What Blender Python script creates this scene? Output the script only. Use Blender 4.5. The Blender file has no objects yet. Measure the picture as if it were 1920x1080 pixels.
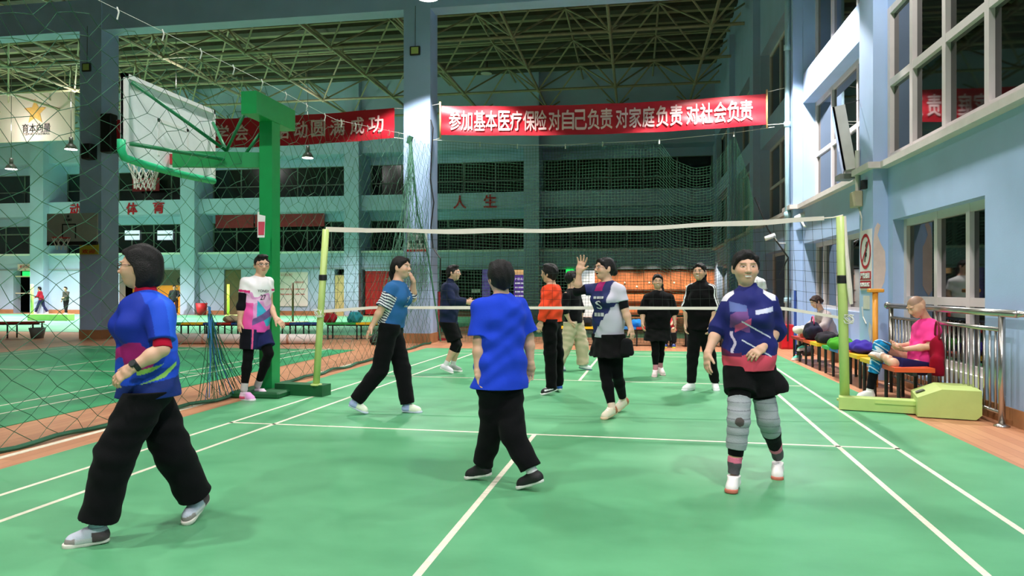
import bpy, math, random
import numpy as np
from mathutils import Vector, Matrix
rnd = random.Random(7)
scene = bpy.context.scene
COL = scene.collection

# ---------------------------------------------------------------- camera, world, exposure
TH = math.radians(9.6)                      # camera turned left of the hall's long axis
EYE = 1.325
FPX = 1363.0
cam_d = bpy.data.cameras.new('camera'); cam = bpy.data.objects.new('camera', cam_d); COL.objects.link(cam)
cam.location = (0, 0, EYE); cam.rotation_euler = (math.radians(90.05), 0, TH)
cam_d.sensor_width = 36; cam_d.lens = FPX/1920*36; cam_d.clip_start = .05; cam_d.clip_end = 300
scene.camera = cam
vs = scene.view_settings
vs.view_transform = 'Standard'; vs.look = 'None'; vs.gamma = 1; vs.use_curve_mapping = False
vs.exposure = 0.0
wd = bpy.data.worlds.new('night'); scene.world = wd; wd.use_nodes = True
wd.node_tree.nodes['Background'].inputs[0].default_value = (.62, .80, .78, 1)
wd.node_tree.nodes['Background'].inputs[1].default_value = .018

def light(name, kind, loc, energy, color=(1, .97, .92), target=None, size=.3, spot=None, blend=.25, sy=None):
    l = bpy.data.lights.new(name, kind); l.energy = energy; l.color = color
    if kind == 'AREA':
        l.shape = 'RECTANGLE' if sy else 'DISK'; l.size = size
        if sy: l.size_y = sy
    else: l.shadow_soft_size = size
    if spot: l.spot_size = math.radians(spot); l.spot_blend = blend
    o = bpy.data.objects.new(name, l); COL.objects.link(o); o.location = loc
    if target is not None:
        o.rotation_euler = (Vector(target)-Vector(loc)).to_track_quat('-Z', 'Y').to_euler()
    return o

# ---------------------------------------------------------------- photo pixel -> place
CT, ST = math.cos(TH), math.sin(TH)
HZ = 541.2
def D(px, py, d):
    s = (px-960)/FPX*d
    return Vector((s*CT-d*ST, d*CT+s*ST, EYE-(py-HZ)/FPX*d))
def G(px, py): return D(px, py, EYE*FPX/(py-HZ))
def gd(py): return EYE*FPX/(py-HZ)
def PY(px, py, y):
    k = CT+(px-960)/FPX*ST
    return D(px, py, y/k)
def PX(px, py, x):
    k = (px-960)/FPX*CT-ST
    return D(px, py, x/k)
PHI = math.radians(1.6)
def CW(X, Y, z=0):                          # court coordinates (net along Y=0) -> world
    a, b = X-1.077, Y+8.453
    return Vector((a*math.cos(PHI)+b*math.sin(PHI), -a*math.sin(PHI)+b*math.cos(PHI), z))

# ---------------------------------------------------------------- materials
def lin(c):
    return tuple(((v/255)/12.92 if v/255 <= .04045 else (((v/255)+.055)/1.055)**2.4) for v in c)
MATS = {}
def mat(name, rgb, rough=.6, metal=0, noise=.06, nscale=6., bump=0., bscale=40., spec=.5, emit=None, estr=0, sheen=0, coat=0):
    if name in MATS: return MATS[name]
    m = bpy.data.materials.new(name); m.use_nodes = True; nt = m.node_tree; b = nt.nodes['Principled BSDF']
    c = lin(rgb)
    b.inputs['Roughness'].default_value = rough; b.inputs['Metallic'].default_value = metal
    b.inputs['Specular IOR Level'].default_value = spec
    if sheen: b.inputs['Sheen Weight'].default_value = sheen
    if coat: b.inputs['Coat Weight'].default_value = coat
    if emit:
        b.inputs['Emission Color'].default_value = (*lin(emit), 1); b.inputs['Emission Strength'].default_value = estr
    tc = nt.nodes.new('ShaderNodeTexCoord')
    if noise:
        n = nt.nodes.new('ShaderNodeTexNoise'); n.inputs['Scale'].default_value = nscale; n.inputs['Detail'].default_value = 4
        r = nt.nodes.new('ShaderNodeValToRGB')
        r.color_ramp.elements[0].position = .3; r.color_ramp.elements[1].position = .7
        r.color_ramp.elements[0].color = (*[v*(1-noise) for v in c], 1); r.color_ramp.elements[1].color = (*[min(1, v*(1+noise)) for v in c], 1)
        nt.links.new(tc.outputs['Object'], n.inputs['Vector']); nt.links.new(n.outputs['Fac'], r.inputs['Fac'])
        nt.links.new(r.outputs['Color'], b.inputs['Base Color'])
    else: b.inputs['Base Color'].default_value = (*c, 1)
    if bump:
        n2 = nt.nodes.new('ShaderNodeTexNoise'); n2.inputs['Scale'].default_value = bscale; n2.inputs['Detail'].default_value = 5
        bm = nt.nodes.new('ShaderNodeBump'); bm.inputs['Strength'].default_value = bump; bm.inputs['Distance'].default_value = .01
        nt.links.new(tc.outputs['Object'], n2.inputs['Vector']); nt.links.new(n2.outputs['Fac'], bm.inputs['Height'])
        nt.links.new(bm.outputs['Normal'], b.inputs['Normal'])
    MATS[name] = m; return m
def attr_mat(name, rough=.8, bump=.15, bscale=250., sheen=0, spec=.4, sss=0):
    if name in MATS: return MATS[name]
    m = mat(name, (128, 128, 128), rough, noise=0, bump=bump, bscale=bscale, sheen=sheen, spec=spec)
    nt = m.node_tree; b = nt.nodes['Principled BSDF']
    a = nt.nodes.new('ShaderNodeAttribute'); a.attribute_name = 'Col'
    nt.links.new(a.outputs['Color'], b.inputs['Base Color'])
    if sss:
        b.inputs['Subsurface Weight'].default_value = sss; b.inputs['Subsurface Radius'].default_value = (.01, .004, .002)
    return m

# ---------------------------------------------------------------- mesh building
def world_of(o):
    b = Matrix.LocRotScale(o.location, o.rotation_euler, o.scale)
    return (world_of(o.parent) @ o.matrix_parent_inverse @ b) if o.parent else b
class MB:
    def __init__(s): s.v = []; s.f = []; s.m = []
    def add(s, vs, fs, mi=0):
        o = len(s.v); s.v += [tuple(v) for v in vs]
        s.f += [tuple(i+o for i in f) for f in fs]; s.m += [mi]*len(fs); return s
    def box(s, a, b, mi=0, bev=0):
        x0, x1 = sorted((a[0], b[0])); y0, y1 = sorted((a[1], b[1])); z0, z1 = sorted((a[2], b[2]))
        if not bev:
            return s.add([(x0,y0,z0),(x1,y0,z0),(x1,y1,z0),(x0,y1,z0),(x0,y0,z1),(x1,y0,z1),(x1,y1,z1),(x0,y1,z1)],
                  [(0,3,2,1),(4,5,6,7),(0,1,5,4),(1,2,6,5),(2,3,7,6),(3,0,4,7)], mi)
        vv = []
        for z, i in ((z0, bev), (z0+bev, 0), (z1-bev, 0), (z1, bev)):
            X0, X1, Y0, Y1 = x0+i, x1-i, y0+i, y1-i; e = bev if not i else bev*.6
            vv += [(X0+e,Y0,z),(X1-e,Y0,z),(X1,Y0+e,z),(X1,Y1-e,z),(X1-e,Y1,z),(X0+e,Y1,z),(X0,Y1-e,z),(X0,Y0+e,z)]
        ff = [tuple(range(7,-1,-1)), tuple(range(24,32))]
        for k in range(3):
            for i in range(8):
                j = (i+1) % 8; ff.append((k*8+i, k*8+j, k*8+8+j, k*8+8+i))
        return s.add(vv, ff, mi)
    def obox(s, o, u, v, w, mi=0):          # box from a corner and three edge vectors
        o, u, v, w = map(Vector, (o, u, v, w))
        return s.add([o,o+u,o+u+v,o+v,o+w,o+u+w,o+u+v+w,o+v+w], [(0,3,2,1),(4,5,6,7),(0,1,5,4),(1,2,6,5),(2,3,7,6),(3,0,4,7)], mi)
    def tube(s, pts, r, n=6, mi=0, caps=True, closed=False):
        pts = [Vector(p) for p in pts]; rr = r if isinstance(r, (list, tuple)) else [r]*len(pts)
        rings = []; prev = None; N = len(pts)
        for i, p in enumerate(pts):
            if closed: t = pts[(i+1) % N]-pts[i-1]
            else: t = pts[min(i+1, N-1)]-pts[max(i-1, 0)]
            if t.length < 1e-9: t = Vector((0, 0, 1))
            t.normalize()
            if prev is None:
                a = Vector((0, 0, 1)) if abs(t.z) < .9 else Vector((1, 0, 0)); u = t.cross(a).normalized()
            else:
                u = prev-t*prev.dot(t)
                u = u.normalized() if u.length > 1e-6 else t.orthogonal().normalized()
            prev = u; w = t.cross(u)
            rings.append([p+(u*math.cos(2*math.pi*k/n)+w*math.sin(2*math.pi*k/n))*rr[i] for k in range(n)])
        vv = [v for q in rings for v in q]; ff = []
        for i in range(N if closed else N-1):
            j = (i+1) % N
            for k in range(n):
                l = (k+1) % n; ff.append((i*n+k, i*n+l, j*n+l, j*n+k))
        if caps and not closed:
            ff.append(tuple(range(n-1, -1, -1))); ff.append(tuple(range((N-1)*n, N*n)))
        return s.add(vv, ff, mi)
    def lathe(s, c, prof, n=20, mi=0, ax=None):
        c = Vector(c); vv = []; ff = []
        Z = Vector(ax).normalized() if ax is not None else Vector((0, 0, 1))
        X = Z.orthogonal().normalized() if ax is not None else Vector((1, 0, 0)); Y = Z.cross(X)
        for (r, z) in prof:
            for k in range(n):
                a = 2*math.pi*k/n; vv.append(c+X*(r*math.cos(a))+Y*(r*math.sin(a))+Z*z)
        for i in range(len(prof)-1):
            for k in range(n):
                l = (k+1) % n; ff.append((i*n+k, i*n+l, (i+1)*n+l, (i+1)*n+k))
        ff.append(tuple(range(n-1, -1, -1))); ff.append(tuple(range((len(prof)-1)*n, len(prof)*n)))
        return s.add(vv, ff, mi)
    def prism(s, poly, w, mi=0):            # planar polygon swept along w
        w = Vector(w); poly = [Vector(p) for p in poly]; n = len(poly)
        return s.add(poly+[p+w for p in poly], [tuple(range(n-1,-1,-1)), tuple(range(n, 2*n))]+[(i, (i+1) % n, n+(i+1) % n, n+i) for i in range(n)], mi)
    def grid(s, fn, nu, nv, mi=0):
        vv = [fn(i/nu, j/nv) for j in range(nv+1) for i in range(nu+1)]
        ff = [(j*(nu+1)+i, j*(nu+1)+i+1, (j+1)*(nu+1)+i+1, (j+1)*(nu+1)+i) for j in range(nv) for i in range(nu)]
        return s.add(vv, ff, mi)
    def build(s, name, mats, parent=None, smooth=False):
        me = bpy.data.meshes.new(name); me.from_pydata([tuple(v) for v in s.v], [], s.f)
        for m in (mats if isinstance(mats, (list, tuple)) else [mats]): me.materials.append(m)
        me.polygons.foreach_set('material_index', s.m)
        if smooth: me.polygons.foreach_set('use_smooth', [True]*len(me.polygons))
        me.update()
        o = bpy.data.objects.new(name, me); COL.objects.link(o)
        if parent:
            o.parent = parent; o.matrix_parent_inverse = world_of(parent).inverted()
        return o
def tag(o, label, cat, group=None, kind=None):
    o['label'] = label; o['category'] = cat
    if group: o['group'] = group
    if kind: o['kind'] = kind
    return o
def struct(o): o['kind'] = 'structure'; return o
def thing(name, label, cat, loc=(0, 0, 0), group=None):
    o = bpy.data.objects.new(name, None); COL.objects.link(o); o.location = loc; o.empty_display_size = .1
    return tag(o, label, cat, group)
def copy_tree(o, off, parent=None):
    c = o.copy(); COL.objects.link(c)
    if parent is None: c.location = o.location+Vector(off)
    else:
        c.parent = parent; c.matrix_parent_inverse = o.matrix_parent_inverse.copy()
    for ch in list(o.children): copy_tree(ch, off, c)
    return c
def text_mesh(txt, size=1., bold=0., ext=.004):
    cu = bpy.data.curves.new('t', 'FONT'); cu.body = txt; cu.size = size; cu.offset = bold; cu.extrude = ext; cu.resolution_u = 4
    cu.align_x = 'CENTER'; cu.align_y = 'CENTER'
    ob = bpy.data.objects.new('t', cu); COL.objects.link(ob)
    dg = bpy.context.evaluated_depsgraph_get(); me = ob.evaluated_get(dg).to_mesh()
    V = [Vector(v.co) for v in me.vertices]; F = [tuple(p.vertices) for p in me.polygons]
    ob.evaluated_get(dg).to_mesh_clear(); bpy.data.objects.remove(ob); bpy.data.curves.remove(cu)
    return V, F
def put_text(mb, txt, o, u, v, w, h, bold=0., mi=0, ext=.003, fn=None):
    """text centred at o, lying in the u,v plane, fitted to width w and height h (metres)"""
    V, F = text_mesh(txt, 1., 0, ext)
    if not V: return
    xs = [p.x for p in V]; ys = [p.y for p in V]
    cx, cy = (max(xs)+min(xs))/2, (max(ys)+min(ys))/2
    sx = w/(max(xs)-min(xs)) if w else h/(max(ys)-min(ys)); sy = h/(max(ys)-min(ys)) if h else sx
    o, u, v = Vector(o), Vector(u).normalized(), Vector(v).normalized(); n = u.cross(v)
    for i_, (ex, ey) in enumerate(((0, 0), (bold, 0), (-bold, 0), (0, bold), (0, -bold)) if bold else ((0, 0),)):
        P = []
        for p in V:
            q = o+u*((p.x-cx+ex)*sx)+v*((p.y-cy+ey)*sy)+n*p.z
            P.append((fn(q) if fn else q)+n*(.0012*i_))
        mb.add(P, F, mi)
# ================================================================ the hall
M_wall = mat('wall_paint', (166, 190, 226), .62, noise=.05, nscale=1.5, bump=.08, bscale=60)
M_wallb = mat('back_wall_paint', (178, 196, 222), .65, noise=.05, nscale=1.2, bump=.08, bscale=50)
M_sill = mat('sill_paint', (214, 204, 200), .5, noise=.05)
M_frame = mat('window_frame_white', (216, 206, 205), .4, noise=.03)
M_glass = mat('night_glass', (14, 16, 15), .03, noise=0, spec=1.)
M_dglass = mat('dull_night_glass', (26, 34, 28), .18, noise=.3, nscale=.7, spec=.6)
M_skirt = mat('skirting_tile', (176, 124, 84), .5, noise=.15, nscale=3)
M_white = mat('white_paint', (235, 235, 232), .55, noise=.03)
M_black = mat('black_plastic', (22, 22, 24), .5, noise=.1)
M_dark = mat('dark_void', (20, 24, 22), .9, noise=.2)
M_red = mat('red_paint', (190, 22, 30), .5, noise=.08)
M_steel = mat('brushed_steel', (178, 174, 168), .25, metal=.9, noise=.06, nscale=12)
M_rope = mat('white_rope', (224, 222, 214), .8, noise=.08)

def floor_mat():
    m = mat('plank_floor', (199, 140, 104), .42, noise=0, spec=.4); nt = m.node_tree; b = nt.nodes['Principled BSDF']
    tc = nt.nodes.new('ShaderNodeTexCoord'); mp = nt.nodes.new('ShaderNodeMapping'); mp.inputs['Rotation'].default_value = (0, 0, math.pi/2)
    br = nt.nodes.new('ShaderNodeTexBrick'); br.inputs['Scale'].default_value = 1.; br.inputs['Brick Width'].default_value = 1.4; br.inputs['Row Height'].default_value = .11
    br.inputs['Mortar Size'].default_value = .0025; br.inputs['Mortar Smooth'].default_value = .3
    br.inputs['Color1'].default_value = (*lin((205, 146, 108)), 1); br.inputs['Color2'].default_value = (*lin((188, 128, 94)), 1); br.inputs['Mortar'].default_value = (*lin((150, 98, 70)), 1)
    n = nt.nodes.new('ShaderNodeTexNoise'); n.inputs['Scale'].default_value = 3; n.inputs['Detail'].default_value = 6
    mp2 = nt.nodes.new('ShaderNodeMapping'); mp2.inputs['Scale'].default_value = (6, .6, 1)
    mx = nt.nodes.new('ShaderNodeMix'); mx.data_type = 'RGBA'; mx.blend_type = 'MULTIPLY'; mx.inputs['Factor'].default_value = .35
    rp = nt.nodes.new('ShaderNodeValToRGB'); rp.color_ramp.elements[0].color = (.55, .55, .55, 1); rp.color_ramp.elements[1].color = (1.1, 1.1, 1.1, 1)
    nt.links.new(tc.outputs['Object'], mp.inputs['Vector']); nt.links.new(mp.outputs[0], br.inputs['Vector'])
    nt.links.new(tc.outputs['Object'], mp2.inputs['Vector']); nt.links.new(mp2.outputs[0], n.inputs['Vector']); nt.links.new(n.outputs['Fac'], rp.inputs['Fac'])
    nt.links.new(br.outputs['Color'], mx.inputs['A']); nt.links.new(rp.outputs['Color'], mx.inputs['B']); nt.links.new(mx.outputs['Result'], b.inputs['Base Color'])
    return m
def vinyl(name, c1, c2):
    m = mat(name, c1, .38, noise=0, spec=.35); nt = m.node_tree; b = nt.nodes['Principled BSDF']
    tc = nt.nodes.new('ShaderNodeTexCoord')
    n = nt.nodes.new('ShaderNodeTexNoise'); n.inputs['Scale'].default_value = .9; n.inputs['Detail'].default_value = 7; n.inputs['Roughness'].default_value = .62
    mp = nt.nodes.new('ShaderNodeMapping'); mp.inputs['Scale'].default_value = (1, 1.5, 1)
    r = nt.nodes.new('ShaderNodeValToRGB'); r.color_ramp.elements[0].position = .36; r.color_ramp.elements[1].position = .62
    r.color_ramp.elements[0].color = (*lin(c2), 1); r.color_ramp.elements[1].color = (*lin(c1), 1)
    n2 = nt.nodes.new('ShaderNodeTexNoise'); n2.inputs['Scale'].default_value = 300; n2.inputs['Detail'].default_value = 2
    bm = nt.nodes.new('ShaderNodeBump'); bm.inputs['Strength'].default_value = .12; bm.inputs['Distance'].default_value = .002
    r2 = nt.nodes.new('ShaderNodeMapRange'); r2.inputs['To Min'].default_value = .28; r2.inputs['To Max'].default_value = .5
    nt.links.new(tc.outputs['Object'], mp.inputs['Vector']); nt.links.new(mp.outputs[0], n.inputs['Vector']); nt.links.new(n.outputs['Fac'], r.inputs['Fac'])
    nt.links.new(r.outputs['Color'], b.inputs['Base Color']); nt.links.new(n.outputs['Fac'], r2.inputs['Value']); nt.links.new(r2.outputs[0], b.inputs['Roughness'])
    nt.links.new(tc.outputs['Object'], n2.inputs['Vector']); nt.links.new(n2.outputs['Fac'], bm.inputs['Height']); nt.links.new(bm.outputs['Normal'], b.inputs['Normal'])
    return m
M_line = mat('court_line_paint', (226, 218, 196), .5, noise=.12, nscale=25)
struct(MB().box((-42, -7, -.2), (4.4, 36, 0)).build('floor', floor_mat()))

def court(name, x0, x1, y0, y1, xf, mats):
    m = MB(); m.box((x0, y0, .0005), (x1, y1, .006))
    Z = .0068
    def q(a, b, c, d): m.add([xf(*p, Z) for p in (a, b, c, d)], [(0, 1, 2, 3)], 1)
    for X in (-3.03, -2.57, 2.57, 3.03): q((X-.02, -6.7), (X+.02, -6.7), (X+.02, 6.7), (X-.02, 6.7))
    for Y in (-6.68, -5.94, -1.96, 1.96, 5.94, 6.68): q((-3.05, Y-.02), (3.05, Y-.02), (3.05, Y+.02), (-3.05, Y+.02))
    for a, b in ((-6.7, -1.98), (1.98, 6.7)): q((-.02, a), (.02, a), (.02, b), (-.02, b))
    return struct(m.build(name, mats))
M_green = vinyl('green_court_vinyl', (98, 170, 121), (83, 152, 106))
court('court_mat', -4.57, 2.8, -6.5, 15.65, CW, [M_green, M_line])
court('court_mat', -12.9, -5.95, -6.5, 14.9, lambda X, Y, z: Vector((X-9.62, Y+8.4, z)), [vinyl('green_court_vinyl_old', (60, 160, 104), (44, 132, 84)), M_line])
court('court_mat', -34, -5.9, 19.6, 33.2, lambda X, Y, z: Vector((-22+Y*1.3, 26.4+X, z)), [vinyl('pale_court_vinyl', (116, 200, 150), (96, 184, 136)), M_line])
m = MB(); m.box((-4.93, -6, .0005), (-4.86, 15.6, .004)); struct(m.build('trim_1', M_line))           # painted stripe along the wood strip

# ---- pillars and beams on the hall's column row
def column(x0, x1, y0, y1, h, mt, nm='column'):
    c = MB().box((x0, y0, .24), (x1, y1, h)); o = struct(c.build(nm, mt))
    struct(MB().box((x0-.012, y0-.012, 0), (x1+.012, y1+.012, .24)).build('column_base', M_skirt, o)); return o
column(-5.55, -4.88, 17., 17.65, 10.6, M_wall)
column(-14.44, -13.8, 17., 17.65, 10.6, M_wall)
column(-23.3, -22.65, 17., 17.65, 10.6, M_wall)
struct(MB().box((-40, 17.02, 8.12), (3.6, 17.5, 8.95)).build('beam', M_wall))

# ---- right wall: bays between pilasters
XW = 3.6
w = MB()
PIL = [(5.85, 6.5), (11.25, 11.9), (16.66, 17.3), (22.1, 22.75), (27.5, 28.15)]
for z0, z1 in ((0, .2), (2.3, 3.06), (5.35, 5.98), (8.1, 12.2)):
    w.box((XW, -6, z0), (XW+.4, 34.3, z1))
lows = [(8.3, 11.05), (12.25, 16.55), (18, 21.6), (23.4, 27), (28.8, 33.6)]
ups = [(6.6, 11.22), (11.95, 16.62), (17.35, 22.05), (22.8, 27.45), (28.2, 34)]
def fill(spans, z0, z1):
    y = -6
    for a, b in spans+[(34.3, 34.3)]:
        if a-y > .01: w.box((XW, y, z0), (XW+.4, a, z1))
        y = b
fill(lows, .2, 2.3); fill(ups, 3.06, 5.35); fill(ups, 5.98, 8.1)
struct(w.build('wall_right', M_wall))
for a, b in PIL:
    struct(MB().box((XW-.2, a, 0), (XW+.02, b, 10.6)).build('pilaster', M_wall))
struct(MB().box((XW-.015, -6, 0), (XW, 5.85, .17)).box((XW-.015, 6.5, 0), (XW, 11.25, .17)).box((XW-.215, 11.23, 0), (XW-.2, 11.92, .17)).box((XW-.015, 11.92, 0), (XW, 16.64, .17)).build('baseboard_right', M_skirt))
s_ = MB(); y = -6.
for a, b in PIL:
    s_.box((XW-.13, y, 3.06), (XW+.1, a-.09, 3.15)); s_.box((XW-.29, a-.09, 3.06), (XW, b+.09, 3.15)); y = b+.09
s_.box((XW-.13, y, 3.06), (XW+.1, 34.2, 3.15)); struct(s_.build('trim_2', M_sill))
WN = [0]
def window(fr, gl, mf, mg):
    WN[0] += 1
    o = struct(fr.build('window_%d' % WN[0], mf)); struct(gl.build('window_pane', mg, o)); return o
def win_x(x, y0, y1, z0, z1, ys, zs, f=.035, d=.07, mf=None, mg=None):
    fr = MB()
    fr.box((x-d/2, y0, z0), (x+d/2, y1, z0+f*2)); fr.box((x-d/2, y0, z1-f*2), (x+d/2, y1, z1))
    for y in [y0+f, y1-f]+list(ys): fr.box((x-d/2-.004, y-f, z0), (x+d/2, y+f, z1))
    for z in zs: fr.box((x-d/2-.002, y0, z-f), (x+d/2, y1, z+f))
    window(fr, MB().box((x-.004, y0, z0), (x+.004, y1, z1)), mf or M_frame, mg or M_glass)
# nearest bay, upper: frames almost flush with the wall
win_x(XW+.05, 6.6, 11.22, 3.15, 5.35, [10.32, 9.29, 8.23, 7.2], [4.26], .05, .12)
win_x(XW+.05, 6.6, 11.22, 5.98, 8.1, [10.32, 9.29, 8.23, 7.2], [], .05, .12)
# nearest bay, lower, behind the railing
win_x(XW+.2, 8.3, 11.05, .35, 2.3, [9.95, 9.05], [1.17], .05, .1)
struct(MB().box((XW+.1, 8.3, .2), (XW+.3, 11.05, .36)).build('trim_3', M_white))
# second bay: deep reveals
win_x(XW+.3, 11.95, 16.62, 3.1, 5.35, [15.3, 13.6], [4.2], .045, .09)
win_x(XW+.3, 11.95, 16.62, 5.98, 8.1, [15.3, 13.6], [], .045, .09)
win_x(XW+.3, 12.25, 16.55, .9, 2.3, [15.9, 14.9, 14.2, 13.3], [], .045, .1)
struct(MB().box((XW+.2, 12.25, .2), (XW+.4, 16.55, .92)).build('trim_4', M_wall))
for (a, b), (c, d) in zip(lows[2:], ups[2:]):
    win_x(XW+.3, a, b, .3, 2.3, [(a+b)/2], [], .04, .08)
    win_x(XW+.3, c, d, 3.1, 5.35, [c+1.5, d-1.5], [4.2], .04, .08)
    win_x(XW+.3, c, d, 5.98, 8.1, [c+1.5, d-1.5], [], .04, .08)

# ---- back wall
YB = 34.3
CX = [(-31.4, .4), (-22.6, .4), (-13.75, .38), (-4.82, .36), (4.0, .36)]
b_ = MB()
for z0, z1 in ((5.2, 5.95), (8.05, 12.2)): b_.box((-41, YB, z0), (4.1, YB+.5, z1))
doors_px = []
b_.box((-41, YB+.02, 2.35), (4.1, YB+.5, 3.15))
# ground-floor wall with its openings
OPEN = [(-38, -36.2, 2.3), (-33.2, -31.85, 2.3), (-26.8, -23., 2.35), (-20.8, -19.85, 2.3), (-14.8, -14.1, 2.3), (-13.3, -11.4, 2.2), (-9.4, -5.2, 2.25), (-4.4, -2.9, 2.25), (-2.8, 3.6, 2.25)]
x = -41
for a, b, h in OPEN+[(4.1, 4.1, 0)]:
    if a > x: b_.box((x, YB+.02, 0), (a, YB+.5, 2.36))
    if b > a and h < 2.36: b_.box((a, YB+.02, h), (b, YB+.5, 2.36))
    x = b
struct(b_.build('wall_back', M_wallb))
for cx, hw in CX:
    struct(MB().box((cx-hw, YB-.38, 0), (cx+hw, YB+.1, 12.2)).build('pilaster', M_wallb))
struct(MB().box((-41, YB-.06, 3.1), (4.1, YB+.1, 3.2)).build('trim_5', M_white))
struct(MB().box((-41, YB-.03, 2.3), (4.1, YB+.03, 2.38)).build('trim_6', mat('grey_conduit', (150, 160, 172), .5)))
k_ = MB(); x = -41
for a, b, h in OPEN+[(4.1, 4.1, 0)]:
    if a > x: k_.box((x, YB-.002, 0), (a, YB+.02, .2))
    x = b
struct(k_.build('baseboard_back', M_skirt))
edges = [-41]+[v for cx, hw in CX for v in (cx-hw, cx+hw)]+[4.1]
bays = [(edges[i], edges[i+1]) for i in range(0, len(edges), 2) if edges[i+1]-edges[i] > .6]
M_fr_d = mat('old_window_frame', (120, 132, 120), .5, noise=.1)
for a, b in bays:
    for z0, z1, zz, n in ((3.15, 5.2, 4.35, 6), (5.95, 8.05, 6.7, 5)):
        fr = MB(); f = .03; y = YB+1.3
        for k in range(n+1):
            xx = a+.05+(b-a-.1)*k/n; fr.box((xx-f, y-.04, z0), (xx+f, y+.04, z1-.4))
        for z in (z0+f, zz, z1-.4): fr.box((a, y-.04, z-f), (b, y+.04, z+f))
        window(fr, MB().box((a, y-.005, z0), (b, y+.005, z1-.4)), M_fr_d, M_dglass)
rv = MB()                                   # floors, lintels and cross walls of the open galleries behind the wall face
rv.box((-41, YB+.5, 2.95), (4.1, YB+2.2, 3.15)); rv.box((-41, YB+.5, 5.2), (4.1, YB+2.2, 5.95)); rv.box((-41, YB+1.25, 4.8), (4.1, YB+1.5, 5.2)); rv.box((-41, YB+1.25, 7.65), (4.1, YB+1.5, 8.1)); rv.box((-41, YB+.5, 8.05), (4.1, YB+2.2, 8.3))
for cx, hw in CX: rv.box((cx-hw, YB+.1, 3.1), (cx+hw, YB+1.4, 8.1))
struct(rv.build('gallery_slab', M_wallb))
struct(MB().box((-41, YB+2.2, 0), (4.1, YB+2.3, 12)).build('wall_outer', M_dark))
struct(MB().box((-41.2, -7, 0), (-41, 36, 12.2)).build('wall_left', M_wallb))

# ---- roof: deck on purlins, space frame of tubes
M_deck = mat('roof_deck_sheet', (158, 150, 120), .7, noise=.15, nscale=.8)
M_truss = mat('truss_paint', (158, 148, 118), .55, noise=.12)
struct(MB().box((-41, -7, 11.62), (4.2, 36, 11.72)).build('ceiling', M_deck))
pu = MB()
for i in range(19):
    y = 13.5+i*1.1; pu.box((-41, y, 11.46), (4, y+.42, 11.62), 0)
struct(pu.build('roof_purlin', mat('purlin_paint', (74, 72, 58), .7, noise=.15)))
gx = [-.8+3.22*k for k in range(-12, 2)]; gy = [14.0+3.3*k for k in range(0, 7)]; BZ, TZ = 9.72, 11.2
t = MB(); R1, R2 = .055, .036
for y in gy: t.tube([(gx[0], y, BZ), (gx[-1]+1, y, BZ)], R1, 6)
for x in gx: t.tube([(x, gy[0], BZ), (x, gy[-1]+.5, BZ)], R1, 6)
tx = [x+1.61 for x in gx]; ty = [y+1.65 for y in gy]
for y in ty: t.tube([(tx[0]-2, y, TZ), (tx[-1], y, TZ)], R1*.8, 5)
for x in tx: t.tube([(x, ty[0]-2, TZ), (x, ty[-1], TZ)], R1*.8, 5)
for x in tx:
    for y in ty:
        for sx in (-1, 1):
            for sy in (-1, 1):
                bx, by = x+sx*1.61, y+sy*1.65
                if bx < gx[-1]+.1 and by < gy[-1]+.1: t.tube([(x, y, TZ), (bx, by, BZ)], R2, 5, caps=False)
        t.tube([(x, y, TZ), (x, y, 11.5)], .03, 5)
for x in gx:
    for y in gy: t.lathe((x, y, BZ-.1), [(.03, 0), (.1, .05), (.1, .15), (.03, .2)], 8)
struct(t.build('roof_truss', M_truss))

# ================================================================ lamps
M_shade = mat('lamp_shade_metal', (110, 112, 106), .4, metal=.4)
M_lit = mat('lamp_lit', (255, 250, 240), .5, noise=0, emit=(255, 248, 235), estr=14)
M_off = mat('lamp_off', (206, 204, 188), .4, noise=.05)
def lamp(p, lit, label, power=0, spot=150, group=None, hang=11.64, r=.25, color=(1, .975, .95), blend=.35):
    o = thing('high_bay_lamp', label, 'lamp', p, group); x, y, z = p
    MB().lathe((x, y, z), [(r, 0), (r*.98, .03), (r*.72, .16), (r*.3, .26), (.08, .28), (.08, .5)], 24).build('lamp_shade', M_shade, o, True)
    MB().lathe((x, y, z-.012), [(r*.4, 0), (r*.93, .006), (r*.93, .014)], 24).build('diffuser', M_lit if lit else M_off, o)
    MB().tube([(x, y, z+.5), (x, y, hang)], .012, 6).build('hanger_rod', M_shade, o)
    if lit:
        l = light('lamp_light', 'SPOT', (x, y, z-.05), power, color, None, r*.8, spot, blend); l.rotation_euler = (0, 0, 0)
        l.parent = o; l.matrix_parent_inverse = world_of(o).inverted()
        if y > 20:                            # added fill light above the lamp, brightening the roof
            l2 = light('roof_fill', 'POINT', (x, y, z+1.9), power*.016, color, None, .12); l2.parent = o; l2.matrix_parent_inverse = world_of(o).inverted()
PN = 2300
lamp(D(802, -5, 15.6), True, 'lit round pendant lamp at the top edge beside the middle pillar', PN*1.1, 106, blend=.12)
lamp(Vector((2.3, 14.5, 7.75)), True, 'lit round pendant lamp above the frame by the right wall, out past the net', PN*1.7, 106, blend=.12)
lamp(Vector((-4.4, 8.8, 7.75)), True, 'lit round pendant lamp above the left net post, out of frame', PN*.46, 130)
lamp(Vector((2.0, 8.8, 7.75)), True, 'lit round pendant lamp above the right net post, out of frame', PN*.46, 130)
lamp(Vector((-4.4, 2.6, 7.75)), True, 'lit round pendant lamp above the court left of the camera', PN*.62, 130)
lamp(Vector((2.0, 2.6, 7.75)), True, 'lit round pendant lamp above the court right of the camera', PN*.62, 130)
lamp(Vector((-4.4, -3.6, 7.75)), True, 'unseen pendant lamp added behind the camera on the left', PN*.85, 150)  # unseen rear lamp, added to fill the faces
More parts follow.
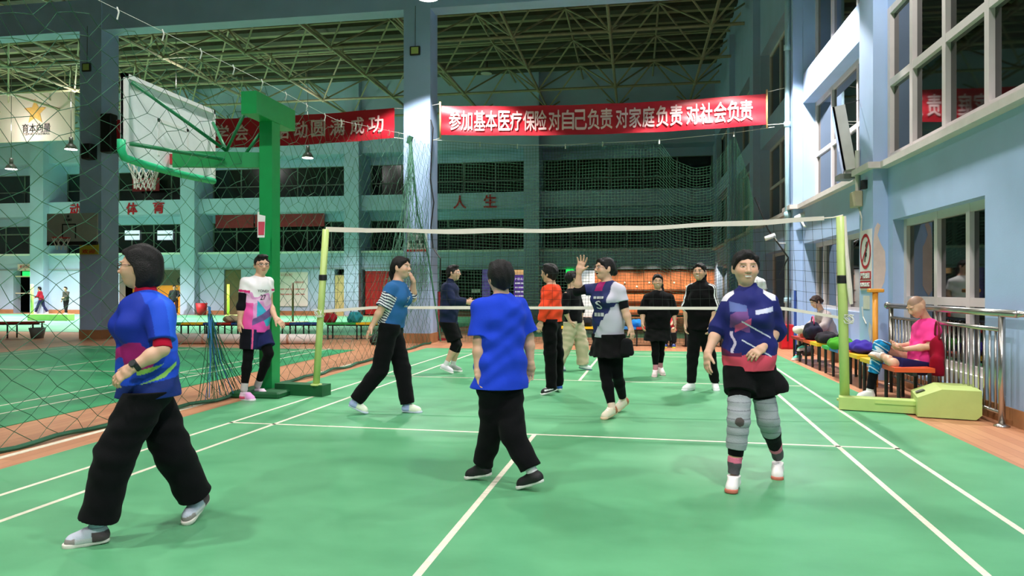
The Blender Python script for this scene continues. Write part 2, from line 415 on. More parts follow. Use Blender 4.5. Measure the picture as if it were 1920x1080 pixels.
lamp(Vector((2.0, -3.6, 7.75)), True, 'unseen pendant lamp added behind the camera on the right', PN*.85, 150)  # its unseen partner, added for the same face fill
lamp(Vector((-12.4, 8.8, 7.75)), True, 'lit round pendant lamp above the next court to the left', PN*.25, 120)
LF = 6800
lamp(D(21, 317, 33.2), True, 'lit pendant lamp far left before the gallery windows, leftmost in the hall behind', LF, 118, blend=.5)
lamp(D(133, 280, 30.5), True, 'lit pendant lamp under the white star billboard, left of the corner pillar', LF, 118, blend=.5)
lamp(D(577, 296, 31), True, 'lit pendant lamp right of the green hoop post in the hall behind', LF*.6, 110, blend=.5)
lamp(D(-300, 250, 31), True, 'lit pendant lamp of the hall behind, left of the frame', LF, 118, blend=.5)
lamp(D(330, 250, 27), True, 'lit pendant lamp of the hall behind, hidden behind the backboard', LF*.6, 110, blend=.5)
lamp(D(628, 12, 21), False, 'unlit grey pendant lamp at the top edge left of the middle pillar')
lamp(D(912, 138, 31), False, 'unlit grey pendant lamp among the roof tubes above the right red banner')
lamp(D(1401, 108, 28), False, 'unlit grey pendant lamp in the dark corner above the banner right end')
# ================================================================ net, posts
M_lime = mat('lime_post_paint', (186, 206, 122), .4, noise=.06)
M_dkgreen = mat('dark_green_paint', (16, 84, 44), .5, noise=.1)
M_hoop = mat('green_stand_paint', (18, 148, 76), .4, noise=.06)
M_hoopd = mat('green_tube_paint', (22, 122, 74), .4, noise=.06)
M_string = mat('black_net_string', (28, 34, 32), .8, noise=0)
M_gnet = mat('green_net_string', (40, 92, 66), .8, noise=.2, nscale=3)
M_tape = mat('white_net_tape', (240, 226, 214), .7, noise=.04)
Lb, Lt = D(593, 722, 8.92), D(611, 430, 8.92)
Rb, Rt = D(1584, 748, 8.08), D(1577, 406, 8.08)
o = thing('net_post', 'lime green net post on a dark green base block, left end of the net', 'net post', (Lb.x, Lb.y, 0))
MB().tube([Lb, Lb.lerp(Lt, .5), Lt], .042, 14).build('pole', M_lime, o, True)
e1, e2 = D(515, 738, 9.05), D(604, 741, 8.85); e1.z = e2.z = 0
u = e2-e1; n = Vector((-u.y, u.x, 0)).normalized()*.2
MB().obox(e1, u, n, (0, 0, .145)).build('base', M_dkgreen, o)
MB().lathe(Lb, [(.07, -.002), (.07, .012), (.045, .02)], 14).build('collar', M_lime, o)
q = Lb.lerp(Lt, .69); MB().lathe(q-Vector((0, 0, .035)), [(.047, 0), (.05, .01), (.05, .06), (.047, .07)], 14).build('black_band', M_black, o)
o = thing('net_post', 'lime green net post with a boxy weight at the right end of the net', 'net post', (Rb.x, Rb.y, 0))
MB().tube([Rb-Vector((0, 0, .02)), Rb.lerp(Rt, .5), Rt], .052, 16).build('pole', M_lime, o, True)
q = Rb.lerp(Rt, .655); MB().lathe(q-Vector((0, 0, .045)), [(.054, 0), (.057, .01), (.057, .08), (.054, .09)], 14).build('black_band', M_black, o)
MB().lathe(Rb-Vector((0, 0, .01)), [(.085, -.01), (.085, .012), (.06, .02)], 14).build('collar', M_lime, o)
a0 = G(1573, 770); a1 = G(1722, 779); u = (a1-a0); uu = u.normalized(); nn = Vector((-uu.y, uu.x, 0))
MB().obox(a0+Vector((0, 0, .015)), u, nn*.2, (0, 0, .13)).obox(a0+uu*.35-nn*.012+Vector((0, 0, .1)), u*.58, nn*.02, (0, 0, .015)).build('base_arm', M_lime, o)
b0 = G(1720, 783); L = (G(1833, 786)-b0).length
P = [(0, .01), (0, .205), (.22, .3), (L, .3), (L, .06), (L-.05, .01)]
MB().prism([b0+uu*s+Vector((0, 0, z)) for s, z in P], nn*.62).build('weight_box', M_lime, o)
MB().obox(b0+uu*.03+nn*.25+Vector((0, 0, .222)), uu*.07+Vector((0, 0, .03)), nn*.1, Vector((-.02, 0, .006))).build('handle_slot', mat('grey_slot', (80, 84, 70), .6), o)

net = thing('sports_net', 'white-taped net of thin black string stretched across the near court', 'net', ((Lb.x+Rb.x)/2, (Lb.y+Rb.y)/2, 0))
T0, T1 = Lt+Vector((0, 0, .0)), Rt+Vector((0, 0, -.005))
B0, B1 = D(600, 584, 8.92), D(1588, 598, 8.08)
def ntop(t): return T0.lerp(T1, t)-Vector((0, 0, .075*4*t*(1-t)+(.012*math.sin(t*31) if .08 < t < .92 else 0)*.5))
def nbot(t):
    p = B0.lerp(B1, t)
    k = min(1, min(t, 1-t)/.11); p.z += (.05+.065*t)*k
    return p
def tape(fn, w0, w1, ta, tb, d=.006):
    m = MB(); N = 90; vv = []
    for i in range(N+1):
        t = ta+(tb-ta)*i/N; p = fn(t); w = w0+(w1-w0)*(.5+.5*math.sin(t*23+1))
        for z in (w/2, -w/2):
            for yy in (-d, d): vv.append(p+Vector((0, yy, z)))
    ff = []
    for i in range(N):
        a = 4*i; b = a+4
        ff += [(a, b, b+2, a+2), (a+1, a+3, b+3, b+1), (a, a+1, b+1, b), (a+2, b+2, b+3, a+3)]
    m.add(vv, ff); return m
tape(ntop, .045, .06, .0, .97).tube([ntop(.965), ntop(.985), T1+Vector((.02, 0, .02))], .008, 6).build('top_tape', M_tape, net)
tape(nbot, .032, .038, .005, .995).build('bottom_tape', M_tape, net)
m = MB(); nx, nz = 58, 9
for i in range(1, nx):
    t = i/nx; m.tube([ntop(t).lerp(nbot(t), j/3)+Vector((.004*math.sin(i*3+j*2), 0, 0)) for j in range(4)], .0017, 4, caps=False)
for j in range(1, nz):
    m.tube([ntop(i/29).lerp(nbot(i/29), j/nz)+Vector((0, 0, .004*math.sin(i*2+j))) for i in range(30)], .0017, 4, caps=False)
m.build('mesh', M_string, net)
m = MB()
m.tube([Rt+Vector((.03, -.04, 0)), D(1588, 480, 7.98), D(1593, 540, 7.96), D(1596, 570, 7.98)], [.012, .02, .028, .02], 6)
m.build('loose_tape', M_tape, net)
m = MB()
for k in range(5): m.tube([B1+Vector((.05*math.sin(k*2+a*.9), -.05+.04*math.cos(a*1.3+k), .05*math.cos(a*.8+k*3))) for a in range(8)], .006, 5)
for k in range(4): m.tube([B0+Vector((.05*math.sin(k*2+a*.9), -.05+.04*math.cos(a*1.3+k), -.02+.05*math.cos(a*.8+k*3))) for a in range(8)], .004, 5)
m.build('knotted_cord', M_rope, net)

# ---- fence netting along the strip between the courts
def fx(y):
    K = [(1, -5.15), (5, -5.04), (6.9, -4.9), (9, -4.78), (11.5, -4.74), (17, -4.86)]
    for (a, b), (c, d) in zip(K, K[1:]):
        if y <= c: return b+(d-b)*max(0, (y-a))/(c-a)
    return K[-1][1]
fen = thing('barrier_net', 'dark green diamond mesh barrier net hanging along the left side of the court', 'net', (-4.9, 9, 0))
m = MB(); w_, h_ = .29, .222; NC = int(15.6/w_)*2; NR = 36
def fnode(i, j):
    y = 1.6+i*w_/2; hook = abs(((y-6.3)/.31) % 2-1); zt = 4.0+.15*max(0, y-11)-.16*(1-hook)
    z = zt*(1-j/NR)+.03*(j/NR)
    k = j/NR; jx = math.sin(i*2.3+j*1.7)*.02; jy = math.sin(i*1.1+j*2.9)*.022
    return Vector((fx(y)+.05*math.sin(y*2.1)*math.sin(math.pi*k)+jx, y+jy, z+.012*math.sin(i*1.9+j)))
for s in (1, -1):
    for st in range(-NR, NC+NR, 2):
        pts = []
        for j in range(NR+1):
            i = st+s*j
            if 0 <= i <= NC: pts.append(fnode(i, j))
        if len(pts) > 1: m.tube(pts,   .0031, 4, caps=False)
m.build('mesh', M_gnet, fen)
MB().tube([Vector((fx(y)+.03*math.sin(y*5), y, .03+.012*math.sin(y*7))) for y in [1.6+.2*k for k in range(78)]], .022, 6).build('foot_rope', M_gnet, fen)
m = MB(); m.tube([Vector((fx(y), y, 4.03+.15*max(0, y-11))) for y in [1.6+.5*k for k in range(31)]], .0028, 5)
for k in range(-6, 17):
    y = 6.3+.62*k
    r_ = .15*max(0, y-11); m.tube([Vector((fx(y), y, 4.05+r_)), Vector((fx(y)+.02, y, 4.0+r_)), Vector((fx(y), y, 3.93+r_))], .008, 5)
m.build('top_cord', M_rope, fen)
m = MB(); tp = D(393, 588, 8.3)
for k in range(24):
    a = k/23; ft = Vector((fx(7.55+a*.9)+.09*math.sin(k*2.1), 7.55+a*.9, .05+.04*math.sin(k)))
    mid = tp.lerp(ft, .45)+Vector((.03*math.sin(k*1.7), .03*math.cos(k*2.3), -.12))
    m.tube([tp+Vector((.02*math.sin(k), .02*math.cos(k), 0)), mid, ft], .005, 4, mi=k % 4 == 1)
for k in range(9): m.tube([tp+Vector((.018*math.sin(k*3), .018*math.cos(k*3), .008*k+.02)) for _ in (0,)]+[tp+Vector((.02*math.cos(k*3), .02*math.sin(k*3), -.3+.02*k))], .008, 4, mi=1)
m.build('gathered_tail', [M_gnet, mat('blue_cord', (40, 110, 170), .7, noise=.1)], fen)
# net bunched against the middle pillar
bn = thing('bunched_net', 'pale green net bunched and hanging from the face of the middle pillar', 'net', (-5.2, 16.8, 0))
m = MB(); tp = D(773, 262, 17.2)
NA, NB = 26, 26
def bp(i, j):
    a = i/(NA-1); k = j/NB
    bot = D(705+a*108, 640-max(0, (a-.35))*190, 17.1-.7*math.sin(a*3.1)*.3); p = tp.lerp(bot, k)
    sp = (k**.75); c = tp.lerp(D(765, 640-max(0, a-.35)*190, 17.1), k)
    q = c.lerp(p, min(1, .25+sp)); q.y -= .12+.05*math.sin(i*2.2+j*.5); q.x += .03*math.sin(i*5.1+j*.9)
    return q
for i in range(NA): m.tube([bp(i, j) for j in range(NB+1)], .007, 4, caps=False)
for j in range(3, NB+1): m.tube([bp(i, j) for i in range(NA)], .005, 4, caps=False)
m.build('mesh', mat('pale_green_net_string', (92, 140, 120), .8, noise=.2), bn)
m = MB(); m.tube([tp+Vector((0, -.12, 0)), D(783, 400, 16.95), D(803, 480, 16.9), D(826, 640, 16.9)], .02, 6); m.tube([tp+Vector((.02, -.15, .05)), tp+Vector((-.05, -.15, -.12))], .06, 6)
m.build('gathered_edge', M_gnet, bn)

# far net below the long banner
fn_ = thing('barrier_net', 'fine dark green barrier net hanging below the right red banner, sagging at its right', 'net', (0, 17.3, 0))
NPX = [(822, 264), (900, 270), (970, 273), (1060, 272), (1130, 270), (1180, 268), (1236, 264), (1262, 298), (1300, 316), (1335, 311), (1358, 284), (1376, 250), (1392, 300), (1404, 340), (1412, 385)]
tops = [PY(a, b, 17.25) for a, b in NPX]
def ftop(x):
    if x <= tops[0].x: return tops[0].z
    for p, q in zip(tops, tops[1:]):
        if x <= q.x: return p.z+(q.z-p.z)*(x-p.x)/max(1e-6, q.x-p.x)
    return tops[-1].z
m = MB(); st = .075; x0, x1 = tops[0].x, tops[-1].x; n_ = int((x1-x0)/st)
def fpt(x, k):
    zt = ftop(x); z = zt*(1-k)+.05*k; gx_ = math.sin(x*5)*.1
    return Vector((x+.02*math.sin(k*9+x*3)*k, 17.25+.08*math.sin(x*2.2+k*2)+.04*math.sin(x*9), z))
for i in range(n_+1): m.tube([fpt(x0+i*st, k/10) for k in range(11)], .0034, 3, caps=False)
for j in range(66): m.tube([fpt(x0+(x1-x0)*i/70, j/65) for i in range(71)], .0034, 3, caps=False)
m.build('mesh', mat('dark_green_net_string', (44, 92, 66), .8, noise=.2), fn_)
st_ = [(812, 262), (900, 268), (970, 272), (1060, 272), (1130, 268), (1236, 263), (1376, 249), (1452, 238)]
m = MB(); m.tube([PY(a, b, 17.22) for a, b in st_], .006, 5)
for a, b in st_[1:-1]: m.tube([PY(a, b-2, 17.2), PY(a, b+7, 17.2)], .016, 5)
m.build('top_cord', M_rope, fn_)

# ================================================================ basketball stand by the left net post
bs = thing('basketball_stand', 'green basketball stand with a white backboard seen from behind, left of the net', 'basketball stand', (-4.54, 8.6, 0))
MB().box((-4.64, 8.45, 0), (-4.47, 8.66, 3.5)).build('post', M_hoop, bs)
MB().box((-4.85, 8.1, 0), (-4.2, 8.95, .08), bev=.02).build('base_plate', M_dkgreen, bs)
MB().box((-4.655, 8.05, 3.42), (-4.455, 9.05, 3.69)).build('top_beam', M_hoop, bs)
BX = -5.62
A0, A1 = Vector((-4.66, 8.6, 2.95)), Vector((BX+.06, 8.05, 2.9))
u = (A1-A0); nn = Vector((-u.y, u.x, 0)).normalized()*.1
MB().obox(A0-nn*.5-Vector((0, 0, .09)), u, nn, (0, 0, .19)).build('arm', M_hoop, bs)
MB().obox(A1-nn*.5-Vector((0, 0, .06)), u.normalized()*.03, nn, (0, 0, .12)).build('arm_cap', M_red, bs)
m = MB(); y0, y1, z0, z1 = 7.26, 9.02, 2.8, 3.73
m.box((BX-.03, y0, z0), (BX+.0, y1, z1), 0)
for a, b in (((y0, z1-.05), (y1, z1)), ((y0, z0), (y0+.05, z1)), ((y1-.04, z0), (y1, z1))): m.box((BX-.035, a[0], a[1]), (BX+.03, b[0], b[1]), 1)
for a, b in (((7.85, 2.92), (7.89, 3.36)), ((8.42, 2.92), (8.46, 3.36)), ((7.85, 3.32), (8.46, 3.36))): m.box((BX-.04, a[0], a[1]), (BX+.004, b[0], b[1]), 1)
m.build('backboard', [mat('board_back', (240, 244, 244), .3, noise=.05), M_white], bs)
pd = MB()
path = [(y0-.03, z0+.18), (y0-.03, z0+.06), (y0+.02, z0-.01)]+[(y0+.02+(y1-y0-.02)*k/8, z0-.02-.02*math.sin(k/8*3.14)) for k in range(1, 9)]
pd.tube([Vector((BX, a, b)) for a, b in path], .045, 8); pd.build('edge_padding', mat('mint_padding', (40, 196, 134), .5), bs, True)
rim = MB().tube([Vector((BX-.37+.225*math.cos(a*math.pi/14), 8.12+.225*math.sin(a*math.pi/14), 2.97)) for a in range(28)], .011, 6, closed=True)
rim.box((BX-.16, 8.04, 2.9), (BX-.03, 8.2, 3.0)); rim.build('rim', M_red, bs)
hn = MB()
for s in (1, -1):
    for k in range(12):
        a = k*math.pi/6; hn.tube([Vector((BX-.37+r*math.cos(a+s*j*.26), 8.12+r*math.sin(a+s*j*.26), 2.96-.1*j)) for j, r in enumerate((.225, .19, .15, .12, .115))], .006, 4)
hn.build('hoop_net', M_rope, bs)
J = A0.lerp(A1, .42)+Vector((0, 0, .12))
for a, b, r in (((BX+.03, 7.36, 3.65), J, .022), ((BX+.03, 8.96, 3.55), J, .022), ((-4.68, 8.2, 3.5), J, .02), ((-4.66, 8.5, 3.28), A0.lerp(A1, .2)+Vector((0, 0, .1)), .02), ((BX+.04, 7.32, 2.95), A0.lerp(A1, .45)+Vector((.05, -.08, 0)), .024)):
    MB().tube([a, b], r, 8).build('strut', M_hoopd, bs, True)
m = MB(); q = D(491, 425, 8.75)
m.add([q+Vector((-.05, 0, .15)), q+Vector((.04, .01, .13)), q+Vector((.03, .01, -.13)), q+Vector((-.05, 0, -.13))], [(0, 3, 2, 1)], 0)
m.add([q+Vector((-.045, -.004, .06)), q+Vector((.035, .004, .06)), q+Vector((.025, .004, -.1)), q+Vector((-.045, -.004, -.1))], [(0, 3, 2, 1)], 1)
m.prism([q+Vector((-.06, .004, .18)), q+Vector((-.04, .004, .18)), q+Vector((-.04, .004, -.13)), q+Vector((-.06, .004, -.13))], (0, .01, 0))
tag(m.build('paper_notice', [M_white, mat('faded_red_paper', (205, 70, 90), .7)]), 'torn red and white paper notice stuck on the green hoop post', 'notice')

# ================================================================ banners
M_ban = mat('red_banner_cloth', (196, 10, 38), .42, noise=.04, nscale=2, bump=.25, bscale=9, sheen=.3)
M_blet = mat('banner_letter', (238, 196, 196), .6, noise=.03)
def banner(p0, p1, h, words, label, poles=False):
    o = thing('banner', label, 'banner', p0.lerp(p1, .5))
    u = p1-p0; L = u.length; u.normalize(); N = Vector((u.y, -u.x, 0))
    def S(a, b):
        sag = -.1*(1-(2*a-1)**2)
        return p0+u*(a*L)+Vector((0, 0, (b-.5)*h+sag))+N*(.02*math.sin(a*34+b*3)+.01*math.sin(b*11+a*7))
    m = MB().grid(lambda a, b: S(a, b), 120, 14); m.grid(lambda a, b: S(1-a, b)-N*.004, 120, 14)
    m.build('cloth', M_ban, o, True)
    def fit(q):
        a = (q-p0).dot(u)/L; b = (q.z-p0.z)/h+.5; return S(a, b)+N*.022
    lt = MB()
    for ch, c, w, hh in words:
        put_text(lt, ch, p0+u*(c*L), u, (0, 0, 1), w, hh, .018, 0, .0, fit)
    lt.build('lettering', M_blet, o)
    if poles:
        for e, nm in ((0, 'pole'), (1, 'pole')):
            q = S(e, .5)+N*.02; MB().tube([q-Vector((0, 0, h*.62)), q+Vector((0, 0, h*.62))], .022, 8).build('pole', mat('bamboo_pole', (222, 180, 120), .6), o, True)
    return o
p0, p1 = PY(826, 228, 16.9), PY(1438, 205, 17.05); p1.z = p0.z = (p0.z+p1.z)/2+.02
Lp = (p1-p0).length
wd_ = []; xs_ = [861, 886, 910, 932, 956, 979, 1002, 1024, None, 1050, 1077, 1101, 1125, 1149, None, 1172, 1194, 1218, 1243, 1268, None, 1300, 1324, 1351, 1375, 1400]
tx_ = '参加基本医疗保险 对自己负责 对家庭负责 对社会负责'
xs_ = [844, 866, 890, 912, 936, 958, 982, 1004, None, 1040, 1065, 1089, 1113, 1137, None, 1166, 1191, 1216, 1242, 1268, None, 1299, 1325, 1351, 1376, 1400]
for ch, xp in zip(tx_, xs_):
    if xp: c = (PY(xp+10 if xp < 1030 else xp, 220, 16.95).x-p0.x)/(p1.x-p0.x); wd_.append((ch, c, .27, .46))
bo = banner(p0, p1, .70, wd_, 'long red banner with pale lettering strung right of the middle pillar', True)
pipe_t = PY(1471, 165, 16.9); pipe_b = PY(1471, 232, 16.9)
for a_, b_2 in ((p1+Vector((0, 0, .38)), pipe_t), (p1-Vector((0, 0, .36)), pipe_b), (p0+Vector((0, 0, .4)), Vector((-4.86, 17.1, p0.z+.42))), (p0-Vector((0, 0, .42)), Vector((-4.86, 17.1, p0.z-.44)))):
    MB().tube([a_, b_2], .008, 5).build('tie_cord', M_rope, bo)
q0, q1 = Vector((-13.3, 16.95, 5.38)), PY(739, 236, 16.95); q1.z = q0.z = 5.36
wd_ = []
for ch, xp in (('学', 417), ('会', 453), ('活', 530), ('动', 564), ('圆', 598), ('满', 633), ('成', 670), ('功', 706)):
    wd_.append((ch, (PY(xp, 240, 16.95).x-q0.x)/(q1.x-q0.x), .36, .40))
bo2 = banner(q0, q1, .74, wd_, 'long dark red banner behind the hoop stand, between the left and middle pillars')
for a_, b_2 in ((q0+Vector((0, 0, .35)), Vector((-13.82, 17.1, q0.z+.37))), (q0-Vector((0, 0, .36)), Vector((-13.82, 17.1, q0.z-.38))), (q1+Vector((0, 0, .35)), Vector((-5.52, 17.1, q0.z+.37))), (q1-Vector((0, 0, .36)), Vector((-5.52, 17.1, q0.z-.38)))):
    MB().tube([a_, b_2], .008, 5).build('tie_cord', M_rope, bo2)
# white billboard with a star
bb = thing('billboard', 'white billboard with a faded orange star hanging at the upper left', 'billboard', (-25, 30, 9.3))
yb = 30.
pts = [PY(-140, 292, yb), PY(138, 262, yb), PY(138, 167, yb), PY(-140, 180, yb)]
zb, zt = pts[1].z, pts[1].z+2.28
X0, X1 = pts[0].x, pts[1].x
MB().box((X0, yb, zb), (X1, yb+.08, zt)).build('panel', mat('billboard_white', (226, 206, 190), .6, noise=.04, nscale=.5), bb)
c = PY(66, 210, yb); st = []
for k in range(10):
    r = .62 if k % 2 == 0 else .28; a = math.pi/2+k*math.pi/5; st.append(Vector((c.x+r*math.cos(a), yb-.012, c.z+r*math.sin(a))))
MB().add(st+[Vector((c.x, yb-.012, c.z))], [(k, (k+1) % 10, 10) for k in range(10)]).build('star', mat('faded_orange', (228, 172, 92), .6, noise=.25, nscale=3), bb)
c = PY(68, 240, yb); lt = MB(); put_text(lt, '育本向量', (c.x, yb-.012, c.z), (1, 0, 0), (0, 0, 1), 1.5, .42, .01); lt.build('lettering', M_black, bb)
lt = MB(); c = PY(68, 251, yb); put_text(lt, 'ITSEPORC VOLENBALL', (c.x, yb-.012, c.z), (1, 0, 0), (0, 0, 1), 1.45, .1, .0)
lt.build('small_lettering', M_black, bb)
for x in (X0+.5, X1-.5): MB().tube([(x, yb+.04, zt), (x, yb+.04, 11.6)], .03, 6).build('hanger', M_truss, bb)
# red characters on the gallery beam of the back wall
M_char = mat('red_letter', (196, 20, 34), .5, noise=.05)
for ch, px, py, w in (('体', 247, 391, .62), ('育', 297, 389, .62), ('人', 862, 379, .62), ('生', 919, 377, .62), ('动', 141, 393, .62)):
    c = PY(px, py, YB-.03); lt = MB(); put_text(lt, ch, (c.x, YB-.02, c.z), (1, 0, 0), (0, 0, 1), w, w*.98, .02, 0, .02)
    tag(lt.build('wall_character', M_char), {'体': 'red character on the gallery beam, right of the corner pillar', '育': 'red character on the gallery beam, above the woman in blue', '人': 'forked red character on the dark gallery beam just right of the middle pillar', '生': 'many-stroked red character on the dark gallery beam, further from the middle pillar', '动': 'red character on the gallery beam half hidden by the corner pillar'}[ch], 'wall lettering', 'red characters on the gallery beam')
# red boards on the gallery windows
def board(px0, px1, py0, py1, y, mt, name, label, cat, group=None, txt=None, th=.05, tm=None):
    a, b = PY(px0, py1, y), PY(px1, py0, y); m = MB().box((a.x, y, a.z), (b.x, y+th, b.z)); ms = [mt]
    if txt:
        ms.append(tm or M_white)
        for t, fx_, fz, fw, fh in txt: put_text(m, t, (a.x+(b.x-a.x)*fx_, y-.008, a.z+(b.z-a.z)*fz), (1, 0, 0), (0, 0, 1), (b.x-a.x)*fw, (b.z-a.z)*fh, .005, 1)
    return tag(m.build(name, ms), label, cat, group)
M_rb = mat('faded_red_board', (168, 42, 52), .6, noise=.12)
board(404, 475, 401, 428, YB+.9, M_rb, 'red_board', 'red board on the gallery window left of the green post', 'board', 'red boards in the gallery')
board(478, 608, 400, 426, YB+.9, M_rb, 'red_board', 'longer red board on the gallery window behind the green post', 'board', 'red boards in the gallery')
board(248, 298, 333, 359, YB+.9, M_rb, 'red_board', 'small dark red board on the upper gallery window under the hoop net', 'board', 'red boards in the gallery')
M_wlit = mat('lit_window', (210, 225, 235), .5, noise=.1, emit=(210, 228, 240), estr=.9)
for k, (a, b) in enumerate(((234, 261), (295, 323))):
    struct(MB().box((PY(a, 450, YB+1.2).x, YB+1.2, PY(a, 450, YB+1.2).z), (PY(b, 432, YB+1.2).x, YB+1.24, PY(b, 432, YB+1.2).z)).box((PY(a, 450, YB+1.2).x, YB+1.17, PY(a, 442, YB+1.2).z), (PY(b, 432, YB+1.2).x, YB+1.2, PY(a, 439, YB+1.2).z), 1).build('window_%d' % (60+k), [M_wlit, M_fr_d]))
# exit signs
M_exit = mat('exit_green', (20, 200, 70), .4, noise=0, emit=(30, 235, 90), estr=1.6)
for px, py, lab in ((49, 513, 'small glowing green exit sign over the far left doorway'), (1068, 509, 'small glowing green exit sign behind the raised arm')):
    board(px-7, px+7, py-4, py+4, YB-.14, M_exit, 'exit_sign', lab, 'sign', None, None, .17)
board(33, 62, 495, 508, YB-.05, mat('pale_red_sign', (240, 205, 200), .6), 'door_sign', 'pale sign with small red lettering over the far left doorway', 'sign', None, [('安全出口', .5, .62, .7, .45), ('↓', .5, .2, .08, .3)], .04, M_char)
# back-wall doors, shops and posters
M_door = mat('tan_door', (178, 160, 112), .5, noise=.08)
struct(MB().box((-14.78, YB+.06, 0), (-14.12, YB+.12, 2.0)).build('door_1', mat('yellow_door', (206, 186, 128), .5)))
struct(MB().box((-20.78, YB+.1, 0), (-19.9, YB+.16, 2.28)).build('door_2', mat('olive_door', (120, 104, 70), .5, noise=.1)))
d3 = struct(MB().box((-13.2, YB+.06, .05), (-11.5, YB+.12, 2.2)).build('door_3', mat('deep_red_door', (170, 22, 26), .45, noise=.08)))
struct(MB().box((-13.32, YB-.02, 0), (-13.2, YB+.14, 2.25)).box((-11.5, YB-.02, 0), (-11.38, YB+.14, 2.25)).build('door_frame', M_dark, d3))
struct(MB().box((-32.5, YB+.4, 0), (-31.9, YB+.45, 2.2)).box((-33.15, YB+.1, 1.05), (-31.9, YB+.14, 1.1)).box((-33.15, YB+.1, 1.95), (-31.9, YB+.14, 2.02)).build('door_4', mat('cream_door', (220, 206, 176), .5)))
board(520, 577, 510, 574, YB-.03, mat('pale_notice_board', (236, 222, 220), .6, noise=.06, nscale=4), 'notice_board', 'wide pale notice board on the back wall left of the yellow door', 'notice board', None, [('公告栏', .3, .92, .4, .08), ('训练安排', .72, .7, .3, .06), ('— — — — —', .5, .5, .8, .03), ('— — — — —', .5, .35, .8, .03)], .03, mat('pink_print', (214, 130, 130), .6))
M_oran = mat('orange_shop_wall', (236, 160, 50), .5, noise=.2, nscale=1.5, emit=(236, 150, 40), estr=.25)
sh = thing('shop_front', 'orange lit shop opening in the back wall behind the woman in blue', 'shop', (-24.9, YB+.5, 0))
MB().box((-26.75, YB+1.0, 0), (-23.05, YB+1.1, 1.5)).build('back_panel', M_oran, sh)
MB().box((-26.75, YB+.95, 1.5), (-23.05, YB+1.1, 2.35)).build('header', mat('grey_header', (110, 108, 96), .6), sh)
lt = MB(); put_text(lt, 'OO', (-23.7, YB+.94, 1.75), (1, 0, 0), (0, 0, 1), .7, .34, .01); lt.build('lettering', M_black, sh)
MB().box((-26.2, YB+.3, 0), (-24.6, YB+.7, .95), bev=.03).build('counter', mat('red_counter', (150, 40, 24), .5), sh)
kk = thing('kiosk', 'dark snack kiosk with a purple lit menu board right of the middle pillar', 'shop', (-7, YB+.6, 0))
MB().box((-9.3, YB+1.3, 0), (-5.3, YB+1.4, 2.25)).build('back_panel', M_dark, kk)
def pbox(px0, px1, py0, py1, y, d, nm, mt, par):
    a, b = PY(px0, py1, y), PY(px1, py0, y); return MB().box((a.x, y, a.z), (b.x, y+d, b.z)).build(nm, mt, par)
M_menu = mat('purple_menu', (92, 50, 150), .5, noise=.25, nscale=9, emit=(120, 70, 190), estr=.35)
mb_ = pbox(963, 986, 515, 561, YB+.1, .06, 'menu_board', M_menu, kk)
lt = MB()
for k, t_ in enumerate(('MENU', '—— —', '— ——', '—— —', '— ——')):
    c = PY(974, 523+k*8, YB+.1); put_text(lt, t_, (c.x, YB+.09, c.z), (1, 0, 0), (0, 0, 1), .42, .1 if k == 0 else .05, .01)
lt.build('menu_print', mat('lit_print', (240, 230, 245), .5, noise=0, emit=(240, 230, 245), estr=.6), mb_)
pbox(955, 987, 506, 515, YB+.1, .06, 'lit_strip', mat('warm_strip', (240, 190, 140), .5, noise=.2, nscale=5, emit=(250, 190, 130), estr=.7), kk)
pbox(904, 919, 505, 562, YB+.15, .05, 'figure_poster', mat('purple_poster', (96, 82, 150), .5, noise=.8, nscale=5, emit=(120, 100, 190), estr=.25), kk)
pbox(845, 1000, 585, 596, YB-.2, .5, 'counter', mat('kiosk_counter', (96, 84, 62), .6), kk)
pbox(884, 900, 542, 549, YB+.1, .05, 'price_card', M_white, kk)
lk = thing('locker_wall', 'warm wooden slatted lockers along the back wall behind the women', 'lockers', (1, YB+.3, 0))
M_wood = mat('warm_slat_wood', (206, 122, 74), .45, noise=.18, nscale=4)
xa, xb = PY(1114, 510, YB+.3).x, PY(1347, 510, YB+.3).x
m = MB(); nS = 64
for k in range(nS):
    x = xa+(xb-xa)*k/nS; m.box((x, YB+.3, 1.3), (x+(xb-xa)/nS-.012, YB+.36, 2.2), 0)
m.box((xa, YB+.36, .1), (xb, YB+.42, 2.2), 0)
m.build('slat_panel', M_wood, lk)
MB().box((xa, YB+.2, 1.22), (xb, YB+.42, 1.28)).box((xa, YB+.2, .7), (xb, YB+.42, .75)).box((xa, YB+.2, .1), (xb, YB+.42, .2)).build('shelf', mat('dark_wood', (112, 62, 36), .5), lk)
kb = MB()
for k in range(10): kb.lathe((xa+.3+k*(xb-xa-.6)/9, YB+.29, 1.42 if k % 2 else 1.6), [(.045, 0), (.05, .02), (.03, .04)], 8, ax=(0, -1, 0))
kb.build('knob', mat('white_knob', (255, 240, 220), .4, noise=0), lk)  # plain warm white knobs
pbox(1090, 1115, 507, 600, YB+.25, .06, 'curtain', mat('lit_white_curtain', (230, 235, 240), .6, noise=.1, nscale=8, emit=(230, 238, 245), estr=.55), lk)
pbox(1344, 1349, 505, 560, YB+.15, .08, 'white_upright', M_white, lk)
for x in (-1.6, -.4, .8, 2., 3.2): light('locker_fill', 'SPOT', (x, YB-1.6, 3.0), 430, (1, .85, .66), (x, YB+.3, .8), .03, 58, .8)  # added spots with no fixture, brightening the lockers
